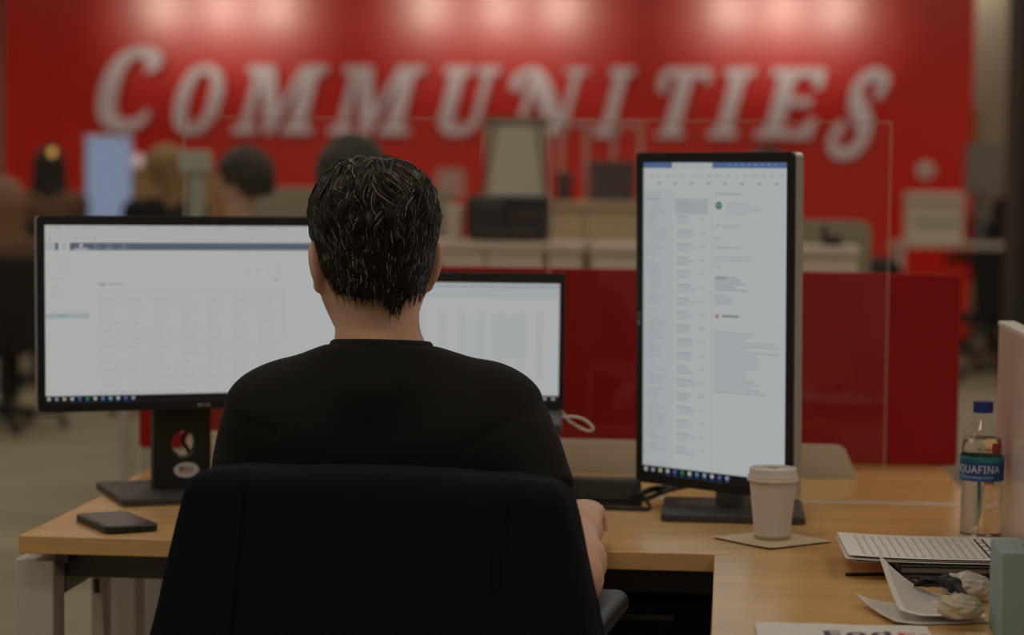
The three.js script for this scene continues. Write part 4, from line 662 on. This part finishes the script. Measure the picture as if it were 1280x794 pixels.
{
  // cloth over the backrest: closed rings from hem to rounded top
  const prof = (v) => { // v 0 hem .. 1 top
    const y = 0.385 + (0.906 - 0.385) * v, e = 0.030, top = Math.max(0, (y - (0.906 - e)) / e), q = Math.sqrt(Math.max(0, 1 - top * top)); return [y, 0.2265 + 0.112 * Math.pow(1 - v, 0.9) - (1 - q) * e * 0.75, 0.020 + 0.030 * q + 0.03 * Math.pow(1 - v, 1.5)]; };
  const NU = 180, NV = 90, pos = [], idx = [], rr = rng(9);
  for (let j = 0; j <= NV; j++) {
    const v = j / NV < 0.85 ? j / NV / 0.85 * 0.93 : 0.93 + 0.07 * Math.sin(((j / NV - 0.85) / 0.15) * Math.PI / 2), [y, hw, hd] = prof(v);
    for (let i = 0; i < NU; i++) {
      const a = i / NU * Math.PI * 2, c = Math.cos(a), s = Math.sin(a), ex = 0.30, x0 = Math.sign(c) * Math.pow(Math.abs(c), ex), z0 = Math.sign(s) * Math.pow(Math.abs(s), ex), k = Math.pow(1 - v, 0.7);
      const fold = 0.016 * k * nz(x0 * 5.2 + 3, v * 1.6, z0 * 0.6) + 0.007 * k * nz(x0 * 13, v * 2.4 + 5, z0) + 0.002 * nz(x0 * 8, v * 14, z0 * 3);
      const curve = 0.012 * (1 - x0 * x0) * z0; // the back bulges slightly
      pos.push(x0 * (hw + 0.010 * k * nz(v * 4, z0 * 2, 7)) , y - 0.006 * x0 * x0 * v + 0.004 * nz(x0 * 3, 2, 2) * v, z0 * hd + fold + curve + 0.05 * (1 - v) * (1 - v));
    }
  }
  for (let j = 0; j < NV; j++) for (let i = 0; i < NU; i++) { const a = j * NU + i, b = j * NU + (i + 1) % NU; idx.push(a, a + NU, b, b, a + NU, b + NU); }
  const top = pos.length / 3; pos.push(0, 0.9065, 0); for (let i = 0; i < NU; i++) idx.push(NV * NU + i, top, NV * NU + (i + 1) % NU);
  const g = new THREE.BufferGeometry(); g.setAttribute('position', new THREE.Float32BufferAttribute(pos, 3)); g.setIndex(idx); g.computeVertexNormals();
  const t = thing('jacket', 'dark navy jacket draped over the back of the chair', 'jacket', [CH[0] + 0.215 * Math.sin(CT), 0, CH[2] + 0.215 * Math.cos(CT)], CT);
  const jm = new THREE.MeshPhysicalMaterial({ color: lin(0.0090, 0.0100, 0.0155), roughness: 0.92, specularIntensity: 0.2, sheen: 0.02, sheenRoughness: 0.5, sheenColor: lin(0.3, 0.33, 0.42) });
  part('cloth', g, jm, t);
  for (const x of [-0.15, 0.165]) part('seam', tube([[x, 0.895, 0.052 + 0.012 * 0.6], [x - 0.006, 0.80, 0.067], [x - 0.012, 0.70, 0.072], [x - 0.015, 0.60, 0.080]], 0.0014, 30, 6), jm, t);
}

// ------------------------------------------------------------------ the office behind
function seatedPerson(label, pos, turn, o) {
  const t = thing('person', label, 'person', pos, turn), sy = o.seat ?? 0.46, hy = o.head ?? 1.16;   // facing -z, hips over the origin
  const hc = [o.hx ?? 0, hy, o.hz ?? -0.04], chest = [0, hy - 0.30, 0], pel = [0, sy + 0.10, 0.02], up = hy - 0.22;
  const shL = [-0.165, up, 0], shR = [0.165, up, 0], elL = [-0.21, up - 0.25, -0.06], elR = [0.21, up - 0.25, -0.06], wrL = [-0.14, Math.max(up - 0.22, 0.745), -0.30], wrR = [0.14, Math.max(up - 0.22, 0.745), -0.30];
  const kn = [[-0.10, sy + 0.09, -0.40], [0.10, sy + 0.09, -0.40]], an = [[-0.10, 0.09, -0.38], [0.10, 0.09, -0.38]];
  const torso = union(0.06, ell(chest, [0.155, 0.15, 0.105]), cone([0, hy - 0.45, 0], pel, 0.12, 0.13), cone(shL, shR, 0.055, 0.055)), neck = cone([0, hy - 0.17, 0], [hc[0], hy - 0.04, hc[2] + 0.02], 0.055, 0.052);
  const arms = union(0.02, cone(shL, elL, 0.048, 0.038), cone(elL, wrL, 0.037, 0.026), cone(shR, elR, 0.048, 0.038), cone(elR, wrR, 0.037, 0.026)), legs = union(0.03, cone([-0.09, sy + 0.09, 0], kn[0], 0.085, 0.06), cone(kn[0], an[0], 0.056, 0.04), cone([0.09, sy + 0.09, 0], kn[1], 0.085, 0.06), cone(kn[1], an[1], 0.056, 0.04));
  const hq = new THREE.Quaternion().setFromEuler(new THREE.Euler(o.nod ?? -0.1, o.look ?? 0, 0, 'YXZ')), head = placed(HEAD, hc, hq), hands = [placed(handParts(1, 0.6), wrL, new THREE.Quaternion()), placed(handParts(-1, 0.6), wrR, new THREE.Quaternion())];
  const all = union(0.02, torso, neck, arms, legs);
  const bits = [meshField(all, [-0.30, 0.04, -0.50], [0.30, hy - 0.05, 0.18], 0.018), meshField((x, y, z) => smin(head(x, y, z), neck(x, y, z), 0.03), ...around(hc, 0.135), 0.0065)];
  hands.forEach((h, i) => { const w = i ? wrR : wrL; bits.push(meshField(h, [w[0] - 0.08, w[1] - 0.07, w[2] - 0.19], [w[0] + 0.08, w[1] + 0.04, w[2] + 0.03], 0.006)); });
  part('body', mergePlain(bits), mat(...(o.skin ?? [0.55, 0.33, 0.23]), 0.55), t);
  part('top', meshField((x, y, z) => smax(smax(smin(torso(x, y, z) - 0.014, arms(x, y, z) - 0.010, 0.02) - 0.006 * nz(x * 9, y * 9, z * 9), y - (hy - 0.135), 0.02), Math.max(sy + 0.06 - y, -0.27 - z), 0.01), [-0.30, sy, -0.33], [0.30, hy - 0.10, 0.20], 0.016), mat(...o.top, 0.9), t);
  part('trousers', meshField((x, y, z) => smax(smax(smin(legs(x, y, z) - 0.012, ell(pel, [0.17, 0.10, 0.15])(x, y, z), 0.04), y - sy - 0.18, 0.01), 0.10 - y, 0.01), [-0.25, 0.08, -0.52], [0.25, sy + 0.22, 0.2], 0.018), mat(...(o.legs ?? [0.02, 0.02, 0.03]), 0.9), t);
  for (const a of an) { const f = union(0.03, ell([a[0], 0.05, a[2]], [0.045, 0.055, 0.055]), ell([a[0], 0.04, a[2] - 0.09], [0.045, 0.04, 0.11])); part('shoe', meshField((x, y, z) => smax(f(x, y, z), 0.001 - y, 0.006), [a[0] - 0.06, 0, a[2] - 0.22], [a[0] + 0.06, 0.12, a[2] + 0.07], 0.012), M.blackMatte, t); }
  const L = o.long ?? 0, vol = o.vol ?? 0.014, base = union(0.03, ell([0, 0.028, 0.012], [0.0735, 0.081, 0.091]), cone([0, -0.10, 0.018], [0, -0.02, 0.028], 0.056, 0.062)), mane = L ? union(0.05, cone([-0.055, 0.0, 0.04], [-0.075, -L, 0.055], 0.045, 0.035), cone([0.055, 0.0, 0.04], [0.075, -L, 0.055], 0.045, 0.035), cone([0, 0, 0.06], [0, -L, 0.075], 0.06, 0.045)) : null;
  const cap = (x, y, z) => { let d = smax(base(x, y, z) - vol - 0.006 * nz(x * 25, y * 25, z * 25), hairline(x, z) - y - (L ? 0.05 : 0), 0.006); return mane ? smin(d, mane(x, y, z) - 0.006 * nz(x * 30, y * 14, z * 30), 0.02) : d; };
  const h = part('hair', meshField(cap, [-0.14, -L - 0.13, -0.12], [0.14, 0.15, 0.16], L ? 0.008 : 0.0065), mat(...o.hair, 0.6), t); h.position.set(...hc); h.quaternion.copy(hq);
  return t;
}
const chairCloth = mat(0.02, 0.02, 0.023, 0.85);
function sitter(label, x, z, turn, o, chairLabel) { officeChair(chairLabel, [x, 0, z], turn, o.chair ?? chairCloth, undefined, o.seat ?? 0.46, false); return seatedPerson(label, [x, 0, z], turn, o); }
sitter('person with long reddish brown hair and dark clothes, seated beyond the wide monitor', -3.64, -11.0, 0.5, { head: 1.12, long: 0.22, vol: 0.045, hair: [0.24, 0.125, 0.075], top: [0.14, 0.075, 0.05], legs: [0.02, 0.018, 0.018] }, 'black office chair under the person with reddish brown hair');
sitter('person with black long hair, seated beside the bluish screen', -4.05, -13.1, 0.2, { head: 1.35, seat: 0.60, long: 0.22, vol: 0.016, hair: [0.012, 0.009, 0.006], top: [0.16, 0.09, 0.05] }, 'black high office chair under the person with black hair');
sitter('person with long blonde hair and dark top, seated side on', -3.05, -11.95, 0.3, { head: 1.315, seat: 0.56, long: 0.24, vol: 0.038, hair: [0.30, 0.19, 0.08], top: [0.010, 0.010, 0.012], look: 1.0 }, 'black office chair under the blonde person');
sitter('person with dark brown hair turned towards the pale green screen', -1.80, -8.15, -0.15, { look: 1.25, head: 1.255, seat: 0.52, vol: 0.026, hair: [0.018, 0.010, 0.007], top: [0.055, 0.042, 0.035] }, 'black office chair under the person turned to the pale green screen');
sitter('person with cropped dark hair seated behind the person in black', -0.935, -5.52, 0.1, { head: 1.245, seat: 0.50, vol: 0.018, hair: [0.010, 0.0075, 0.005], top: [0.30, 0.28, 0.26] }, 'black office chair behind the red screen under the person with cropped hair');
sitter('person with dark hair in a dark top, mostly hidden by the upright monitor', 0.125, -8.15, -0.4, { head: 1.275, seat: 0.53, vol: 0.018, hair: [0.015, 0.011, 0.009], top: [0.02, 0.018, 0.02] }, 'black office chair beyond the storage cabinets');

function table(name, label, x0, x1, z0, z1, y, m, group) {
  const t = thing(name, label, 'table', [(x0 + x1) / 2, 0, (z0 + z1) / 2], 0, group), w = (x1 - x0) / 2, d = (z1 - z0) / 2;
  part('tabletop', box(-w, w, y - 0.028, y, -d, d, 0.004), m, t); for (const sx of [-1, 1]) for (const sz of [-1, 1]) part('leg', box(sx * (w - 0.05) - 0.02, sx * (w - 0.05) + 0.02, 0, y - 0.028, sz * (d - 0.05) - 0.02, sz * (d - 0.05) + 0.02, 0.003), M.whiteMetal, t); return t;
}
function cabinet(label, x0, x1, z0, z1, y, body, top, doors = 2) {
  const t = thing('cabinet', label, 'cabinet', [(x0 + x1) / 2, 0, (z0 + z1) / 2]), w = (x1 - x0) / 2, d = (z1 - z0) / 2;
  part('carcass', box(-w, w, 0.0, y - 0.03, -d, d - 0.02, 0.003), body, t); part('top_board', box(-w - 0.004, w + 0.004, y - 0.03, y, -d - 0.004, d + 0.01, 0.004), top, t);
  for (let i = 0; i < doors; i++) { const a = -w + 2 * w * i / doors, b = -w + 2 * w * (i + 1) / doors, dr = part('door', box(a + 0.003, b - 0.003, 0.06, y - 0.035, d - 0.02, d, 0.002), body, t); part('handle', box(b - 0.04, b - 0.03, y * 0.6, y * 0.6 + 0.12, d, d + 0.012, 0.003), M.silver, dr); } return t;
}
function deskMonitor(label, x, y, z, turn, w, h, face, yc, lit) {
  const t = thing('monitor', label, 'monitor', [x, y, z], turn);
  part('housing', box(-w / 2, w / 2, yc - h / 2, yc + h / 2, -0.02, 0.012, 0.006), face.body, t); part('screen', box(-w / 2 + 0.01, w / 2 - 0.01, yc - h / 2 + 0.01, yc + h / 2 - 0.01, 0.011, 0.0135, 0), face.screen, t);
  part('column', box(-0.03, 0.03, 0.008, yc, -0.045, -0.02, 0.004), face.body, t); part('base', box(-0.11, 0.11, 0, 0.01, -0.11, 0.07, 0.003), face.body, t); return t;
}
// long white work table with screens, left cluster
table('work_table', 'long white work table among the seated people', -4.6, -3.0, -14.35, -13.65, 0.74, M.white);
deskMonitor('slim screen glowing pale blue beside the black haired person', -3.93, 0.74, -13.95, 0.75, 0.33, 0.62, { body: M.silver, screen: new THREE.MeshStandardMaterial({ color: 0x050505, emissive: lin(0.17, 0.21, 0.30), emissiveIntensity: 1 }) }, 0.50);
deskMonitor('pale green white display head on a slim stand', -2.12, 0.74, -8.78, 0.1, 0.13, 0.085, { body: mat(0.50, 0.55, 0.48, 0.6), screen: mat(0.55, 0.60, 0.54, 0.5) }, 0.595);
table('side_table', 'small white side table under the pale green display', -2.42, -1.99, -9.0, -8.6, 0.74, M.white);
cabinet('tan wooden cabinet behind the blonde person', -4.18, -3.38, -14.95, -14.55, 1.345, M.tanWood, M.tanWood);
{
  const t = thing('globe_lamp', 'small white globe lamp on the tan wooden cabinet', 'lamp', [-3.95, 1.345, -14.72]);
  part('foot', lathe([[0.0001, 0], [0.035, 0], [0.035, 0.006], [0.012, 0.012], [0.012, 0.02], [0.0001, 0.02]], 24), M.silver, t); part('globe', ball([0, 0.058, 0], 0.044), new THREE.MeshStandardMaterial({ color: lin(0.6, 0.55, 0.55), emissive: lin(0.30, 0.25, 0.26), emissiveIntensity: 0.8 }), t);
  const l = new THREE.PointLight(lin(1, 0.85, 0.85), 0.03); l.name = 'globe_light'; l.position.set(-3.95, 1.403, -14.72); l.shadow.radius = 2; l.castShadow = true; scene.add(l);
}
{
  const t = thing('pendant_bulb', 'small warm glowing bulb hanging above the black haired person', 'pendant lamp', [-3.314, CEIL, -10.76]);
  part('cord', rod([0, 0, 0], [0, -2.145, 0], 0.003), M.cable, t); part('socket', rod([0, -2.145, 0], [0, -2.185, 0], 0.012), M.black, t);
  part('bulb', ball([0, -2.205, 0], 0.017, 1, 1.25, 1), new THREE.MeshStandardMaterial({ color: 0x332200, emissive: lin(1.0, 0.55, 0.12), emissiveIntensity: 0.75 }), t);
  const l = new THREE.PointLight(lin(1, 0.62, 0.25), 0.03); l.name = 'bulb_light'; l.position.set(-3.314, CEIL - 2.205, -10.76); l.shadow.radius = 0.6; scene.add(l);
}
{
  const t = thing('low_divider', 'low beige divider panel behind the dark haired person', 'divider', [-1.62, 0, -9.35]);
  part('panel', box(-0.46, 0.46, 0.03, 1.235, -0.02, 0.02, 0.01), mat(0.36, 0.31, 0.24, 0.9), t); for (const x of [-0.35, 0.35]) part('foot', box(x - 0.03, x + 0.03, 0, 0.03, -0.15, 0.15, 0.004), M.greyMetal, t);
}
// run of low storage cabinets and what stands on it
const cream = mat(0.70, 0.59, 0.50, 0.6);
cabinet('cream storage cabinet carrying the black printer', -1.13, -0.572, -7.35, -6.98, 1.075, cream, cream, 3);
cabinet('narrow cream storage cabinet between two longer ones', -0.562, -0.452, -7.35, -6.98, 1.072, cream, cream, 1);
cabinet('cream storage cabinet in front of the beige felt panel', -0.424, 0.40, -7.35, -6.98, 1.072, cream, cream, 2);
{
  const t = thing('printer', 'black printer on the cream storage cabinet', 'printer', [-0.70, 1.075, -7.16]);
  part('body', box(-0.128, 0.128, 0, 0.145, -0.11, 0.11, 0.018), mat(0.016, 0.015, 0.018, 0.5), t); part('paper_tray', box(-0.09, 0.09, 0.02, 0.035, 0.10, 0.15, 0.003), M.darkGrey, t); part('control_panel', box(-0.1, 0.0, 0.10, 0.13, 0.108, 0.116, 0.002), M.darkGrey, t);
  const c = thing('tall_white_cup', 'tall white paper cup standing beside the black printer', 'cup', [-0.868, 1.075, -7.10]);
  part('cup_wall', lathe([[0.0001, 0], [0.024, 0], [0.031, 0.10], [0.029, 0.10], [0.0001, 0.004]], 32), M.offWhite, c); part('lid', lathe([[0.033, 0.098], [0.033, 0.104], [0.028, 0.112], [0.0001, 0.112]], 32), M.offWhite, c);
}
{
  const t = thing('felt_divider', 'grey beige divider panel with rounded corner behind the cream cabinet', 'divider', [0.10, 0, -7.46]);
  const g = extrude(roundRect(0.72, 1.10, 0.03), 0.03, 0.006); g.translate(0, 0.592, -0.015); part('panel', g, mat(0.33, 0.29, 0.21, 0.9), t); for (const x of [-0.25, 0.25]) part('foot', box(x - 0.03, x + 0.03, 0, 0.045, -0.09, 0.09, 0.004), M.greyMetal, t);
}
{
  const t = thing('desk_phone', 'dark desk phone on the cream cabinet beside the felt panel', 'phone', [0.325, 1.072, -7.15]);
  part('body', box(-0.03, 0.03, 0, 0.03, -0.05, 0.05, 0.008), M.blackMatte, t); part('handset', tube([[-0.024, 0.035, 0.04], [-0.024, 0.052, 0.015], [-0.024, 0.052, -0.02], [-0.024, 0.035, -0.045]], 0.010, 20, 8), M.blackMatte, t);
}
// easel with a white board
{
  const t = thing('flipchart_easel', 'white presentation board on a grey easel in front of the red wall', 'easel', [-1.14, 0, -11.97]);
  part('board', box(-0.165, 0.165, 1.15, 1.595, 0.0, 0.02, 0.006), mat(0.85, 0.83, 0.74, 0.6), t); part('frame', [box(-0.185, 0.185, 1.58, 1.62, -0.015, 0.028, 0.005), box(-0.185, 0.185, 1.13, 1.16, -0.015, 0.05, 0.005)], mat(0.20, 0.17, 0.13, 0.6), t);
  part('side_rail', rod([-0.12, 1.60, 0.03], [-0.175, 1.15, 0.03], 0.012), mat(0.16, 0.12, 0.09, 0.6), t); part('side_rail', rod([0.12, 1.60, 0.03], [0.175, 1.15, 0.03], 0.012), mat(0.16, 0.12, 0.09, 0.6), t);
  part('leg', rod([-0.15, 1.14, 0], [-0.26, 0, 0.12], 0.012), M.greyMetal, t); part('leg', rod([0.15, 1.14, 0], [0.26, 0, 0.12], 0.012), M.greyMetal, t); part('leg', rod([0, 1.5, -0.02], [0, 0, -0.38], 0.012), M.greyMetal, t);
}
const paleTan = mat(0.62, 0.47, 0.30, 0.7);
// tan cabinet with boxes and a white rack, behind the clear shields
cabinet('light tan cabinet behind the narrow cream one', -0.86, -0.12, -9.9, -9.5, 1.19, paleTan, paleTan, 3);
for (const [x, w, h, l] of [[-0.715, 0.055, 0.125, 'small dark purple grey box at the end of the light tan cabinet'], [-0.505, 0.185, 0.175, 'dark purple grey box on the light tan cabinet']]) { const t = thing('storage_box', l, 'box', [x, 1.19, -9.72]); part('carton', box(-w / 2, w / 2, 0, h - 0.02, -0.09, 0.09, 0.004), mat(0.075, 0.055, 0.065, 0.7), t); part('lid', box(-w / 2 - 0.004, w / 2 + 0.004, h - 0.03, h, -0.094, 0.094, 0.004), mat(0.09, 0.068, 0.08, 0.7), t); }
{
  const t = thing('display_rack', 'white metal rack frame standing on the light tan cabinet', 'rack', [-0.57, 1.19, -9.86]);
  for (const x of [-0.17, -0.06, 0.06, 0.18]) part('post', rod([x, 0, 0], [x, 0.345, 0], 0.010), mat(0.6, 0.42, 0.40, 0.4), t); part('shelf', box(-0.18, 0.19, 0.325, 0.34, -0.02, 0.02, 0.003), mat(0.55, 0.40, 0.38, 0.4), t);
}
// things on the red wall
{
  single('wall_notice', box(-0.115, 0.115, -0.12, 0.12, 0, 0.012, 0.003), mat(0.62, 0.40, 0.36, 0.6), 'pale square notice fixed low on the red wall', 'notice', [-2.245, 1.275, -18]);
  const t = thing('wall_device', 'small round white device on the red wall', 'wall device', [1.543, 1.421, -18]); part('plate', lathe([[0.0001, 0], [0.075, 0], [0.075, 0.012], [0.06, 0.02], [0.0001, 0.02]], 32).rotateX(Math.PI / 2), mat(0.75, 0.6, 0.58, 0.5), t); part('knob', ball([0, 0, 0.025], 0.03), mat(0.7, 0.6, 0.58, 0.5), t);
}
// high table cluster beside the red wall's end
table('high_table', 'high white table beside the end of the red wall', 1.12, 2.15, -16.0, -15.4, 0.90, M.offWhite);
{ const t = thing('white_copier', 'white box shaped copier on the high table', 'copier', [1.405, 0.90, -15.7]); part('body', box(-0.19, 0.19, 0, 0.27, -0.18, 0.18, 0.02), M.offWhite, t); part('scanner_lid', box(-0.195, 0.195, 0.275, 0.345, -0.185, 0.185, 0.015), M.offWhite, t); part('output_slot', box(-0.14, 0.14, 0.12, 0.15, 0.176, 0.184, 0.003), mat(0.3, 0.28, 0.24, 0.6), t); }
deskMonitor('grey backed monitor on the high table', 1.74, 0.90, -15.75, 0.35, 0.26, 0.34, { body: mat(0.14, 0.13, 0.13, 0.6), screen: mat(0.20, 0.18, 0.18, 0.5) }, 0.515);
officeChair('black high swivel chair beside the high table', [1.90, 0, -16.6], 2.2, mat(0.008, 0.008, 0.009, 0.8), undefined, 0.80, true);
officeChair('black swivel chair past the end of the red wall', [2.02, 0, -18.6], -0.6, chairCloth, undefined, 0.62, true);
officeChair('black swivel chair between the felt panel and the high table', [0.60, 0, -9.7], -0.4, chairCloth, undefined, 0.55, true);
officeChair('black swivel chair in front of the high table', [1.74, 0, -14.85], 0.25, mat(0.008, 0.008, 0.009, 0.8), undefined, 0.46, true);
{ const t = thing('floor_sign', 'yellow upright sign beyond the end of the red wall', 'sign', [2.12, 0, -20.4]); part('panel', box(-0.09, 0.09, 1.3, 2.0, -0.01, 0.01, 0.004), mat(0.50, 0.40, 0.06, 0.6), t); part('post', rod([0, 0.02, 0], [0, 1.3, 0], 0.02), M.greyMetal, t); part('base', box(-0.2, 0.2, 0, 0.02, -0.2, 0.2, 0.004), M.greyMetal, t); }
cabinet('pale far cabinet under the beige pier', 2.0, 2.6, -21.6, -21.2, 1.35, M.offWhite, M.offWhite, 2);
renderer.render(scene, camera);
